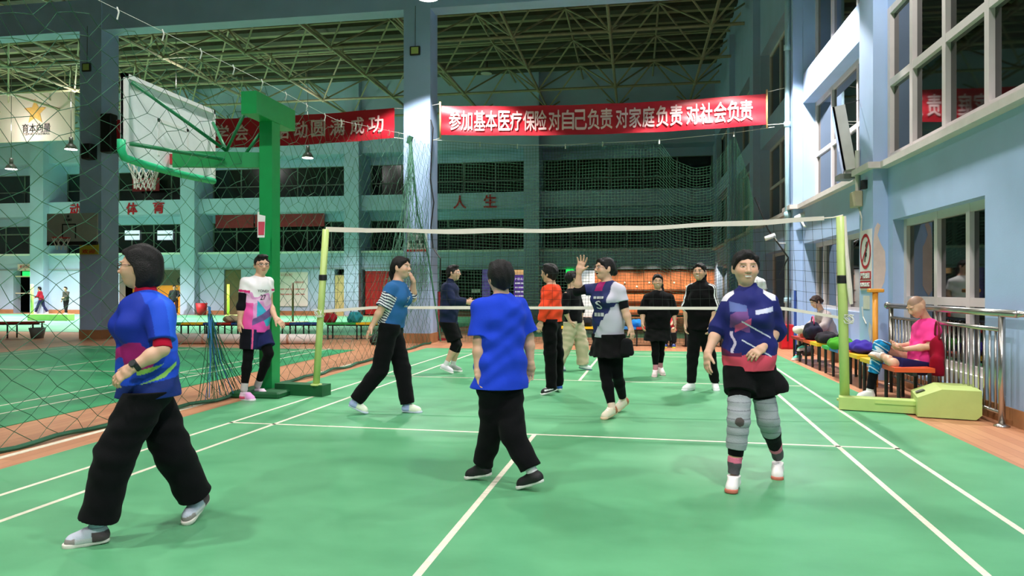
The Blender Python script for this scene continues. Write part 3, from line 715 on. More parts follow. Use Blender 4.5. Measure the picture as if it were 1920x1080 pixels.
# small dark backboard on the corner pillar
sb = thing('wall_hoop', 'small grey backboard with a red rim mounted on the left corner pillar', 'basketball hoop', (-14.6, 16.9, 2.9))
yb2 = 16.62
a, b = PY(88, 459, yb2), PY(182, 399, yb2)
m = MB().box((a.x, yb2, a.z), (b.x, yb2+.04, b.z), 0); c = PY(128, 440, yb2)
for (dx0, dz0, dx1, dz1) in ((-.18, -.1, -.15, .28), (.2, -.1, .23, .28), (-.18, .25, .23, .28)): m.box((c.x+dx0, yb2-.008, c.z+dz0), (c.x+dx1, yb2, c.z+dz1), 1)
put_text(m, '★', (c.x, yb2-.006, c.z+.48), (1, 0, 0), (0, 0, 1), .1, .1, 0, 1); put_text(m, 'SPORT', (c.x, yb2-.006, c.z+.38), (1, 0, 0), (0, 0, 1), .22, .06, .005, 1)
m.build('backboard', [mat('grey_board', (160, 164, 158), .5), M_black], sb)
MB().box((a.x, yb2-.02, a.z-.02), (b.x, yb2+.05, a.z+.08), bev=.012).build('edge_padding', M_black, sb)
MB().tube([Vector((c.x+.2*math.cos(k*math.pi/10), yb2-.24+.2*math.sin(k*math.pi/10), a.z+.16)) for k in range(20)], .01, 6, closed=True).build('rim', M_red, sb)
MB().box((-14.3, yb2+.04, a.z+.2), (-13.95, 17.0, a.z+.5)).build('bracket', M_black, sb)
hn = MB()
for s in (1, -1):
    for k in range(8):
        g = k*math.pi/4; hn.tube([Vector((c.x+r*math.cos(g+s*j*.3), yb2-.24+r*math.sin(g+s*j*.3), a.z+.15-.1*j)) for j, r in enumerate((.2, .17, .13, .11))], .005, 4)
hn.build('hoop_net', M_rope, sb)
board(149, 184, 457, 477, 16.95, mat('yellow_sign', (196, 186, 60), .5), 'pillar_sign', 'yellow and red sign on the left corner pillar below the small backboard', 'sign', None, [('欢迎', .5, .28, .7, .42)], .03, M_red)
# floodlights and speakers on pillars
def flood(px, py, x, y, lab):
    c = PY(px, py, y); o = thing('floodlight', lab, 'floodlight', c)
    MB().box((c.x-.13, y-.06, c.z-.11), (c.x+.13, y-.01, c.z+.11), bev=.012).build('housing', M_black, o)
    MB().box((c.x-.09, y-.066, c.z-.08), (c.x+.09, y-.058, c.z+.08)).build('lens', mat('dull_lens', (176, 190, 110), .2), o)
    MB().tube([(c.x, y-.02, c.z+.1), (c.x, y-.005, c.z+1.1)], .006, 5).build('cable', M_black, o)
flood(779, 96, 0, 17., 'small black floodlight with a cable on the middle pillar')
flood(164, 127, 0, 17., 'small black floodlight high on the left corner pillar')
for px, py, w, h, lab in ((209, 252, .16, .5, 'tall dark loudspeaker on the corner pillar beside the backboard'), (172, 286, .14, .2, 'small dark box speaker on the left corner pillar')):
    c = PY(px, py, 16.98); o = thing('loudspeaker', lab, 'loudspeaker', c)
    MB().box((c.x-w, 16.75, c.z-h), (c.x+w, 17.02, c.z+h), bev=.02).build('cabinet', M_black, o); MB().box((c.x-.04, 17.0, c.z-.08), (c.x+.04, 17.1, c.z+.08)).build('bracket', M_black, o); MB().box((c.x-w*.8, 16.735, c.z-h*.85), (c.x+w*.8, 16.75, c.z+h*.85)).build('grille', M_dark, o)
# printed sheet on the middle pillar
sheet = thing('printed_sheet', 'white printed sheet with a red lower edge on the middle pillar', 'notice', PY(782, 450, 16.6))
a, b = PY(763, 472, 16.72), PY(801, 432, 16.72)
MB().box((a.x, 16.72, a.z), (b.x, 16.735, b.z)).build('paper', M_white, sheet); MB().box((a.x, 16.71, a.z), (b.x, 16.72, a.z+.05)).build('red_edge', M_red, sheet)
lt = MB()
for k in range(4): put_text(lt, ('运动场馆', '预约须知', '— — —', '文明健身')[k], ((a.x+b.x)/2, 16.715, b.z-.07-k*.1), (1, 0, 0), (0, 0, 1), .38, .07, .004)
lt.build('print', M_black, sheet)

# ================================================================ right wall furniture
rl = thing('safety_railing', 'steel tube safety railing before the nearest low window on the right', 'railing', (3.47, 9.1, 0))
RX = 3.47; Y0, Y1 = 7.66, 10.72
MB().tube([(RX, Y0-.28, 1.09), (RX, Y1+.1, 1.09)], .036, 12).build('top_rail', M_steel, rl, True)
MB().tube([(RX, Y0, .93), (RX, Y1, .93)], .022, 10).tube([(RX, Y0, .13), (RX, Y1, .13)], .018, 8).build('rail', M_steel, rl, True)
n_b = 26
for k in range(1, n_b):
    y = Y0+(Y1-Y0)*k/n_b; MB().tube([(RX, y, .13), (RX, y, .93)], .0125, 7).build('baluster', M_steel, rl, True)
for y in (Y0, (Y0+Y1)/2, Y1):
    p = MB().tube([(RX, y, .0), (RX, y, 1.08)], .03, 10); p.lathe((RX, y, 0), [(.07, 0), (.07, .012), (.03, .03)], 14); p.build('post', M_steel, rl, True)
MB().tube([(RX, Y0-.28, 1.09), (RX+.12, Y0-.3, 1.09)], .03, 10).lathe((RX+.11, Y0-.3, 1.09), [(.06, -.01), (.06, .02)], 14, ax=(1, 0, 0)).build('wall_flange', M_steel, rl, True)
MB().lathe((RX, Y1+.12, 1.04), [(.02, 0), (.05, .03), (.05, .07), (.02, .1)], 12).build('end_cap', M_steel, rl, True)
ns = thing('warning_sign', 'white no smoking sign with a red ring on the near pilaster', 'sign', (3.39, 11.55, 1.85))
yc, zc = 11.56, 1.72
def sgn(y, z, dx=.004): return Vector((XW-.2-dx, y, z))
MB().box((XW-.212, 11.29, 1.3), (XW-.2, 11.83, 2.2)).build('panel', mat('sign_white', (228, 218, 216), .4), ns)
sx = XW-.2
rg = MB(); ring = []
N = 40
for k in range(N):
    a = 2*math.pi*k/N
    for r in (.205, .25): ring.append(sgn(11.56+r*math.cos(a), 1.88+r*math.sin(a)*1.05, .016))
rg.add(ring, [(2*k, 2*k+1, (2*k+3) % (2*N), (2*k+2) % (2*N)) for k in range(N)])
d_ = Vector((0, .155, -.16)); e_ = Vector((0, .014, .014)); c_ = sgn(11.56, 1.88, .018)
rg.add([c_+d_+e_, c_+d_-e_, c_-d_-e_, c_-d_+e_], [(0, 1, 2, 3)])
rg.box((sx-.018, 11.31, 1.46), (sx-.012, 11.81, 1.58)); rg.box((sx-.018, 11.31, 1.33), (sx-.012, 11.81, 1.44))
rg.build('red_print', mat('sign_red', (176, 24, 40), .5), ns)
cg = MB().box((sx-.017, 11.50, 1.80), (sx-.0125, 11.54, 1.86)).tube([(sx-.016, 11.5, 1.88), (sx-.016, 11.54, 1.96), (sx-.016, 11.49, 2.02)], .006, 4).obox((sx-.017, 11.57, 1.72), (.004, 0, 0), (0, -.03, .16), (0, .03, .004)); cg.build('cigarette', M_black, ns)
lt = MB(); put_text(lt, '严禁吸烟', (sx-.019, 11.56, 1.52), (0, -1, 0), (0, 0, 1), .42, .085, .005); put_text(lt, 'NO SMOKING', (sx-.019, 11.56, 1.385), (0, -1, 0), (0, 0, 1), .42, .06, .002); lt.build('lettering', M_white, ns)
# peeled paint on the pilaster face, conduit, switch boxes
pp = MB(); pk = [(3.42, 2.2), (3.46, 2.28), (3.5, 2.24), (3.46, 2.1), (3.5, 1.98), (3.56, 1.86), (3.57, 1.6), (3.55, 1.42), (3.5, 1.3), (3.45, 1.22), (3.402, 1.3), (3.402, 2.0)]
pp.add([Vector((x, 11.246, z)) for x, z in pk], [tuple(range(len(pk)-1, -1, -1))])
tag(pp.build('peeled_paint', mat('bare_plaster', (222, 196, 184), .8, noise=.1)), 'patch of bare pinkish plaster beside the no smoking sign', 'peeled paint')
pp = MB(); pp.add([Vector((XW-.203, y, z)) for y, z in ((11.3, .78), (11.42, .84), (11.46, .7), (11.38, .55), (11.3, .6))], [(0, 1, 2, 3, 4)]); pp.box((XW-.204, 11.4, 1.02), (XW-.2, 11.7, 1.22)); pp.tube([(XW-.203, 11.75, 1.05), (XW-.203, 11.7, .9), (XW-.203, 11.55, .8)], .01, 4)
tag(pp.build('peeled_paint', mat('scuffed_plaster', (206, 198, 188), .8, noise=.1)), 'scuffed patches of plaster on the pilaster below the no smoking sign', 'peeled paint')
cb = thing('junction_box', 'beige junction box and conduit above the no smoking sign', 'junction box', (3.37, 11.8, 2.6))
z1 = PX(1612, 372, XW-.25)
MB().box((XW-.32, 11.72, z1.z-.12), (XW-.2, 11.98, z1.z+.12), bev=.01).build('box', mat('beige_box', (180, 168, 140), .5), cb)
MB().tube([(XW-.24, 11.86, z1.z+.1), (XW-.24, 11.86, z1.z+.75)], .035, 8).tube([(XW-.23, 11.84, z1.z-.1), (XW-.225, 11.7, z1.z-.3), (XW-.225, 11.72, 2.2)], .012, 6).build('conduit', mat('grey_pvc', (196, 192, 180), .5), cb)
MB().box((XW-.27, 11.5, z1.z+.12), (XW-.2, 11.6, z1.z+.25)).build('socket', M_black, cb)
tvs = thing('hanging_display', 'flat display hung at a steep tilt on the pilaster, seen edge on', 'display', (3.2, 12.0, 3.9))
a = PX(1604, 314, 3.30); b = PX(1580, 207, 3.30); up = Vector((-.16, 0, 1)).normalized(); 
H = 1.0; base = Vector((3.22, 11.95, 3.16)); wv = Vector((math.sin(math.radians(13.4)), math.cos(math.radians(13.4)), 0))*.62; up = Vector((-.17, .0, 1)).normalized(); dv = wv.cross(up).normalized()*.15
MB().obox(base, wv, up*H, dv).build('case', mat('grey_case', (206, 200, 196), .4), tvs); MB().obox(base-dv*.22-wv*.01, wv*1.02, up*H, dv*.2).build('screen', mat('black_screen', (12, 12, 14), .12), tvs)
MB().tube([base+up*H+dv, Vector((XW-.2, 11.9, base.z+H+.06))], .006, 5).build('stay_wire', M_black, tvs)
MB().tube([Vector((3.4, 11.95, 3.15)), Vector((3.4, 11.95, 2.7))], .04, 6).obox(base+Vector((-.06, .1, -.12)), (.22, 0, 0), (0, .3, 0), (0, 0, .08)).build('bracket', mat('grey_bracket', (150, 150, 146), .4, metal=.5), tvs)
# downpipe on the second pilaster, camera, cables
dp = MB().tube([(XW-.27, 16.9, 0), (XW-.27, 16.9, 10.2)], .055, 12)
for z in (1.0, 2.9, 4.9, 6.6): dp.lathe((XW-.27, 16.9, z), [(.055, 0), (.075, .01), (.075, .12), (.055, .13)], 12)
tag(dp.build('downpipe', mat('pale_blue_pipe', (176, 208, 220), .45, noise=.05), None, True), 'pale blue downpipe beside the second pilaster holding the banner end', 'pipe')
cc = thing('security_camera', 'small white security camera by the second pilaster ledge', 'camera', PY(1448, 448, 16.6))
c = PY(1446, 446, 16.5); MB().tube([c+Vector((-.13, 0, -.02)), c+Vector((.08, 0, .06))], .05, 8).build('body', M_white, cc, True); MB().tube([c+Vector((.08, 0, 0)), c+Vector((.2, .3, -.1)), Vector((XW-.27, 16.9, c.z-.1))], .016, 6).build('arm', M_white, cc, True)
cc = thing('security_camera', 'white tube camera on a bent arm under the ledge, near the net top', 'camera', PX(1500, 420, 3.4))
c = PY(1506, 406, 16.5); MB().tube([c+Vector((-.16, 0, -.05)), c+Vector((.06, 0, .06))], .06, 8).build('body', M_white, cc, True); MB().tube([PY(1504, 416, 16.4), PY(1508, 424, 16.35), PY(1533, 425, 16.3), PY(1533, 420, 16.6)], .03, 8).build('arm', M_white, cc, True)
cb = MB().tube([PY(1415, 370, 16.8), PY(1440, 430, 16.7), PY(1478, 483, 16.6), PY(1478, 560, 16.6), PY(1477, 640, 16.6)], .018, 6).tube([PY(1478, 483, 16.6), PY(1462, 515, 16.7)], .014, 6)
tag(cb.build('cable', M_black), 'black cable slanting down to the second pilaster past the security camera', 'cable')
cb = MB().tube([(-4.86, 16.96, 5.4), (-4.8, 16.96, 5.2), (-4.84, 16.98, 4.6), (-4.87, 16.97, 4.0), (-4.78, 16.96, 3.4), (-4.86, 16.98, 2.8), (-4.8, 16.97, 2.3), (-4.6, 16.9, 2.05), (-4.62, 16.95, 1.6)], .016, 6)
tag(cb.build('cable', M_black), 'black cable hanging down the right edge of the middle pillar', 'cable')
yp = thing('storage_post', 'orange yellow post with a flat cap standing against the near pilaster', 'post', (3.25, 10.6, 0))
c = PX(1641, 547, 3.2); MB().tube([(c.x, c.y, 0), (c.x, c.y, c.z)], .036, 12).build('pole', mat('amber_post', (236, 160, 60), .4), yp, True)
MB().box((c.x-.09, c.y-.06, c.z-.01), (c.x+.1, c.y+.06, c.z+.04), bev=.01).build('cap', mat('amber_post', (0, 0, 0)), yp)
rb = thing('hydrant_box', 'red metal box standing on the floor by the second pilaster', 'box', (3.25, 15.4, 0))
c = G(1477, 655); MB().box((c.x-.13, c.y, 0), (c.x+.13, c.y+.3, .54), bev=.012).build('body', M_red, rb); MB().box((c.x-.11, c.y-.006, .04), (c.x+.11, c.y, .5)).build('door', mat('red_door_panel', (206, 16, 34), .4), rb)
sp = MB(); c = G(822, 638); sp.tube([(c.x, c.y, 0), (c.x, c.y, 1.25)], .05, 8); sp.box((c.x-.17, c.y-.1, 0), (c.x+.2, c.y+.1, .06)); sp.box((c.x-.05, c.y-.04, .4), (c.x+.3, c.y+.04, .48))
tag(sp.build('red_stand', mat('dark_red_paint', (150, 24, 44), .5)), 'dark red metal stand on the floor at the foot of the middle pillar', 'stand')
bl = MB().tube([PX(1491, 545, 3.2), Vector((PX(1491, 640, 3.2).x, PX(1491, 640, 3.2).y, 0))], .03, 6); tag(bl.build('blue_pole', mat('blue_paint', (52, 80, 160), .5)), 'thin blue pole leaning by the second pilaster above the red box', 'pole')

# ================================================================ benches
M_leg = mat('black_bench_leg', (26, 26, 28), .5)
SC = {'y': mat('yellow_seat', (236, 190, 30), .45), 'b': mat('blue_seat', (50, 120, 190), .45), 'r': mat('orange_seat', (226, 86, 40), .45), 'g': mat('green_seat', (50, 170, 80), .45), 'k': mat('red_seat', (176, 48, 40), .45), 'd': mat('dark_blue_seat', (34, 70, 140), .45)}
def bench(p0, p1, wv, cols, label, group=None, z=.44, holes=True):
    p0, p1 = Vector((p0[0], p0[1], 0)), Vector((p1[0], p1[1], 0)); o = thing('bench', label, 'bench', p0.lerp(p1, .5), group); u = p1-p0; wv = Vector(wv); n = len(cols)
    for k, c in enumerate(cols):
        MB().obox(p0+u*(k/n+.004)+Vector((0, 0, z-.05)), u*(1/n-.008), wv, (0, 0, .05)).build('seat', SC[c], o)
    for k in range(n+1):
        for s in (.12, .88):
            q = p0+u*(.02+.96*k/n)+wv*s; MB().tube([q, q+Vector((0, 0, z-.05))], .02, 6).build('leg', M_leg, o)
    MB().obox(p0+wv*.45+Vector((0, 0, z-.09)), u, wv*.1, (0, 0, .04)).build('rail', M_leg, o); return o
GB = 'row benches with coloured plastic seats'
bench((2.86, 10.0), (2.86, 8.72), (.42, 0, 0), 'ybr', 'bench with yellow, blue and orange seats under the man in pink', GB)
bench((2.9, 12.1), (2.9, 10.25), (.42, 0, 0), 'gbry', 'bench with green and blue seats holding bags, behind the right net post', GB)
bench((2.9, 14.4), (2.9, 12.4), (.42, 0, 0), 'kkry', 'bench with orange seats under the seated woman in grey', GB)
for (a, b, cols, lab) in ((610, 780, 'gyy', 'yellow and green seated bench left of the middle pillar'), (490, 595, 'kkdd', 'red and blue seated bench behind the left net post'), (380, 485, 'dkdk', 'blue and red bench holding clothes, behind the player in white and pink'), (265, 375, 'dgy', 'green and yellow bench left of the gathered net tail')):
    c0, c1 = G(a, 637), G(b, 637); bench((c0.x, c0.y), (c1.x, c1.y), (0, .4, 0), cols, lab, GB)
c0, c1 = G(-90, 636), G(62, 634); bench((c0.x, c0.y), (c1.x, c1.y), (0, .4, 0), 'kkk', 'long dark red bench at the far left edge', GB)
for (a, b, cols, lab) in ((1050, 1130, 'yy', 'yellow bench at the far end of the court behind the raised-arm woman'), (1160, 1260, 'bkb', 'blue and red bench at the far end of the court behind the women in black'), (1285, 1390, 'kbk', 'red and blue bench at the far end, behind the woman in the striped tracksuit')):
    c0, c1 = PY(a, 640, 16.9), PY(b, 640, 16.9); bench((c0.x, c0.y), (c1.x, c1.y), (0, .4, 0), cols, lab, GB)
court('court_mat', -4.2, 3.0, 19.8, 33.4, lambda X, Y, z: Vector((X*1.1-.6, Y+26.6, z)), [mat('far_court_vinyl', (48, 116, 78), .45), M_line])
ml = MB(); c0, c1 = G(330, 645), G(594, 645); u = (c1-c0); ml.tube([c0+Vector((0, 0, .12)), c0+u*.5+Vector((0, 0, .12)), c1+Vector((0, 0, .12))], .12, 16)
rm = thing('rolled_mat', 'long pale rolled mat lying on the floor before the left benches', 'mat', c0.lerp(c1, .5)); ml.build('roll', mat('pale_mat', (226, 214, 208), .6, noise=.06), rm, True)
sp = MB()
for k in range(3): sp.tube([c0+u*(.2+.3*k)+Vector((0, 0, .12))-u.normalized()*.03, c0+u*(.2+.3*k)+Vector((0, 0, .12))+u.normalized()*.03], .123, 16)
sp.build('strap', mat('tan_strap', (190, 150, 130), .7), rm)
def pail(px, py, r, h, mt, lab, nm='bucket'):
    c = G(px, py); o = thing(nm, lab, 'bucket', c)
    MB().lathe(c, [(r*.72, 0), (r, h), (r*.95, h), (r*.68, .02)], 18).build('body', mt, o, True); MB().tube([c+Vector((r*math.cos(a*.35), 0, h+r*.5*math.sin(a*.35))) for a in range(10)], .006, 5).build('handle', M_black, o); return o
pail(70, 634, .2, .28, mat('grey_bucket', (120, 124, 120), .5), 'grey bucket on the floor beside the far left bench')
pail(378, 591, .28, .6, mat('red_barrel', (206, 30, 40), .5), 'red barrel against the back wall right of the orange shop', 'barrel')
for px, py, hpx, mt, lab in ((60, 601, 533, M_lime, 'lime net post with a low base in the far left court'), (428, 596, 533, mat('lime_far', (200, 220, 70), .4), 'thin lime net post in front of the far olive door'), (549, 610, 530, mat('brown_post', (150, 120, 84), .5), 'thin brown net post in the hall behind the left net post')):
    c = G(px, py); o = thing('net_post', lab, 'net post', c); zt = EYE-(hpx-HZ)*gd(py)/FPX
    MB().tube([c, c+Vector((0, 0, zt))], .06 if px < 500 else .04, 8).build('pole', mt, o, True); MB().box((c.x-.1, c.y-.15, 0), (c.x+(1.8 if px < 100 else .5), c.y+.25, .14 if px > 100 else .28), bev=.02).build('base', M_lime, o)
# ================================================================ people: surfaces grown from smooth distance fields
def V3(v): return np.array([v[0], v[1], v[2]], dtype=np.float64)
def nrm(v):
    v = np.asarray(v, float); l = np.linalg.norm(v); return v/l if l > 1e-9 else np.array([0, 0, 1.])
class Field:
    def __init__(s, h): s.h = h; s.ops = []; s.post = []
    def _add(s, fn, lo, hi, k, mode): s.ops.append((fn, np.minimum(lo, hi), np.maximum(lo, hi), k, mode)); return s
    def cone(s, a, b, ra, rb=None, k=.02, ell=None, clip=(), mode='u'):
        a, b = V3(a), V3(b); rb = ra if rb is None else rb; ab = b-a; L2 = max(1e-9, ab@ab); ax = None
        if ell: ax, ra_ = nrm(V3(ell[0])), ell[1]
        R = max(ra, rb)*(max(1, ell[1]) if ell else 1)
        cl = [(V3(p), nrm(V3(n))) for p, n in clip]
        def fn(X, Y, Z):
            px, py, pz = X-a[0], Y-a[1], Z-a[2]
            t = np.clip((px*ab[0]+py*ab[1]+pz*ab[2])/L2, 0, 1)
            px, py, pz = px-t*ab[0], py-t*ab[1], pz-t*ab[2]
            q = px*px+py*py+pz*pz
            if ax is not None:
                c = px*ax[0]+py*ax[1]+pz*ax[2]; q = np.maximum(q-c*c, 0)+(c/ra_)**2
            d = np.sqrt(q)-(ra+(rb-ra)*t)
            for p, n in cl: d = np.maximum(d, (X-p[0])*n[0]+(Y-p[1])*n[1]+(Z-p[2])*n[2])
            return d
        return s._add(fn, np.minimum(a, b)-R, np.maximum(a, b)+R, k, mode)
    def ell(s, c, ax, r, k=.01, mode='u', clip=()):
        c = V3(c); A = [nrm(V3(q)) for q in ax]; R = max(r)
        cl = [(V3(p), nrm(V3(n))) for p, n in clip]
        def fn(X, Y, Z):
            px, py, pz = X-c[0], Y-c[1], Z-c[2]
            q = [px*e[0]+py*e[1]+pz*e[2] for e in A]
            k0 = np.sqrt(sum((v/w)**2 for v, w in zip(q, r))); k1 = np.sqrt(sum((v/(w*w))**2 for v, w in zip(q, r)))+1e-9
            d = k0*(k0-1)/k1
            for p, n in cl: d = np.maximum(d, (X-p[0])*n[0]+(Y-p[1])*n[1]+(Z-p[2])*n[2])
            return d
        return s._add(fn, c-R, c+R, k, mode)
    def cut(s, p, n): s.post.append(('cut', V3(p), nrm(V3(n)))); return s
    def fold(s, amp, dirs): s.post.append(('fold', amp, dirs)); return s
    def solve(s):
        h = s.h; lo = np.min([o[1] for o in s.ops if o[4] == 'u'], 0)-3*h-.01; hi = np.max([o[2] for o in s.ops if o[4] == 'u'], 0)+3*h+.01
        n = np.ceil((hi-lo)/h).astype(int)+1
        ax = [lo[i]+h*np.arange(n[i]) for i in range(3)]
        F = np.full(n, .2, np.float32)
        for fn, a, b, k, mode in s.ops:
            m = k+2.5*h
            i0 = np.clip(np.floor((a-m-lo)/h).astype(int), 0, n-1); i1 = np.clip(np.ceil((b+m-lo)/h).astype(int)+1, 1, n)
            sl = tuple(slice(i0[i], i1[i]) for i in range(3))
            if any(i1 <= i0): continue
            d = fn(ax[0][sl[0]][:, None, None], ax[1][sl[1]][None, :, None], ax[2][sl[2]][None, None, :]).astype(np.float32)
            f = F[sl]
            if mode == 's': d = -d; g = np.clip(.5-.5*(f-d)/k, 0, 1) if k else (d > f)*1.; F[sl] = f+(d-f)*g+k*g*(1-g)
            else: g = np.clip(.5+.5*(f-d)/k, 0, 1) if k else (d < f)*1.; F[sl] = f+(d-f)*g-k*g*(1-g)
        X, Y, Z = ax[0][:, None, None], ax[1][None, :, None], ax[2][None, None, :]
        for p in s.post:
            if p[0] == 'fold':
                o = lo; W = np.zeros(n, np.float32)
                for (kx, ky, kz), (qx, qy, qz), w in p[2]:
                    W += (w*np.sin(X*kx+Y*ky+Z*kz+1.7*np.sin(X*qx+Y*qy+Z*qz))).astype(np.float32)
                F += p[1]*W
        for p in s.post:
            if p[0] == 'cut': F = np.maximum(F, ((X-p[1][0])*p[2][0]+(Y-p[1][1])*p[2][1]+(Z-p[1][2])*p[2][2]).astype(np.float32))
        return nets(F, lo, h)
def nets(F, lo, h):
    S = F < 0
    nx, ny, nz = F.shape
    c = S[:-1, :-1, :-1].astype(np.int8)
    for dx in (0, 1):
        for dy in (0, 1):
            for dz in (0, 1):
                if dx or dy or dz: c = c+S[dx:nx-1+dx, dy:ny-1+dy, dz:nz-1+dz]
    act = (c > 0) & (c < 8); idx = -np.ones(act.shape, np.int64); ii = np.argwhere(act); N = len(ii); idx[act] = np.arange(N)
    P = np.zeros((N, 3)); cnt = np.zeros(N)
    cor = [(a, b, d) for a in (0, 1) for b in (0, 1) for d in (0, 1)]
    fv = {q: F[ii[:, 0]+q[0], ii[:, 1]+q[1], ii[:, 2]+q[2]] for q in cor}
    for a in cor:
        for k in range(3):
            if a[k]: continue
            b = list(a); b[k] = 1; b = tuple(b); fa, fb = fv[a], fv[b]; x = (fa < 0) != (fb < 0)
            t = np.where(x, fa/np.where(x, fa-fb, 1), 0)
            for m in range(3): P[:, m] += np.where(x, a[m]+(t if m == k else 0), 0)
            cnt += x
    P = (ii+P/cnt[:, None])*h+lo
    Q = []
    for k in range(3):
        u, v = (k+1) % 3, (k+2) % 3
        a = [slice(None)]*3; b = [slice(None)]*3; a[k] = slice(0, -1); b[k] = slice(1, None)
        x = S[tuple(a)] != S[tuple(b)]; e = np.argwhere(x); e = e[(e[:, u] > 0) & (e[:, v] > 0) & (e[:, u] < F.shape[u]-1) & (e[:, v] < F.shape[v]-1)]
        ins = S[e[:, 0], e[:, 1], e[:, 2]]
        def g(du, dv):
            q = e.copy(); q[:, u] -= du; q[:, v] -= dv; return idx[q[:, 0], q[:, 1], q[:, 2]]
        f = np.stack([g(0, 0), g(1, 0), g(1, 1), g(0, 1)], 1); f[~ins] = f[~ins][:, ::-1]; Q.append(f)
    return P, np.concatenate(Q)
def mesh_np(name, P, Q, mt, parent=None, col=None):
    me = bpy.data.meshes.new(name); me.vertices.add(len(P)); me.vertices.foreach_set('co', P.astype(np.float32).ravel())
    me.loops.add(len(Q)*4); me.polygons.add(len(Q)); me.loops.foreach_set('vertex_index', Q.astype(np.int32).ravel())
    me.polygons.foreach_set('loop_start', np.arange(0, len(Q)*4, 4, dtype=np.int32)); me.polygons.foreach_set('loop_total', np.full(len(Q), 4, np.int32))
    me.polygons.foreach_set('use_smooth', np.ones(len(Q), bool)); me.materials.append(mt); me.update(calc_edges=True); me.validate()
    if col is not None:
        a = me.color_attributes.new('Col', 'FLOAT_COLOR', 'POINT')
        a.data.foreach_set('color', np.concatenate([col, np.ones((len(col), 1))], 1).astype(np.float32).ravel())
    o = bpy.data.objects.new(name, me); COL.objects.link(o)
    if parent: o.parent = parent; o.matrix_parent_inverse = world_of(parent).inverted()
    return o
SKIN = attr_mat('skin', .5, .08, 300, spec=.4, sss=.12)
CLOTH = attr_mat('cloth', .88, .25, 260, sheen=.03, spec=.12)
KNIT = attr_mat('knit', .9, .4, 180, sheen=.04, spec=.1)
SATIN = attr_mat('sport_jersey', .7, .15, 300, spec=.22)
SHOE = attr_mat('shoe_upper', .6, .2, 220, spec=.4)
HAIR = attr_mat('hair', .5, .8, 220, spec=.25)
M_lens = mat('glasses_frame', (40, 30, 30), .3, noise=0)
def C(*rgb): return np.array(lin(rgb))
BLK = C(20, 20, 22)

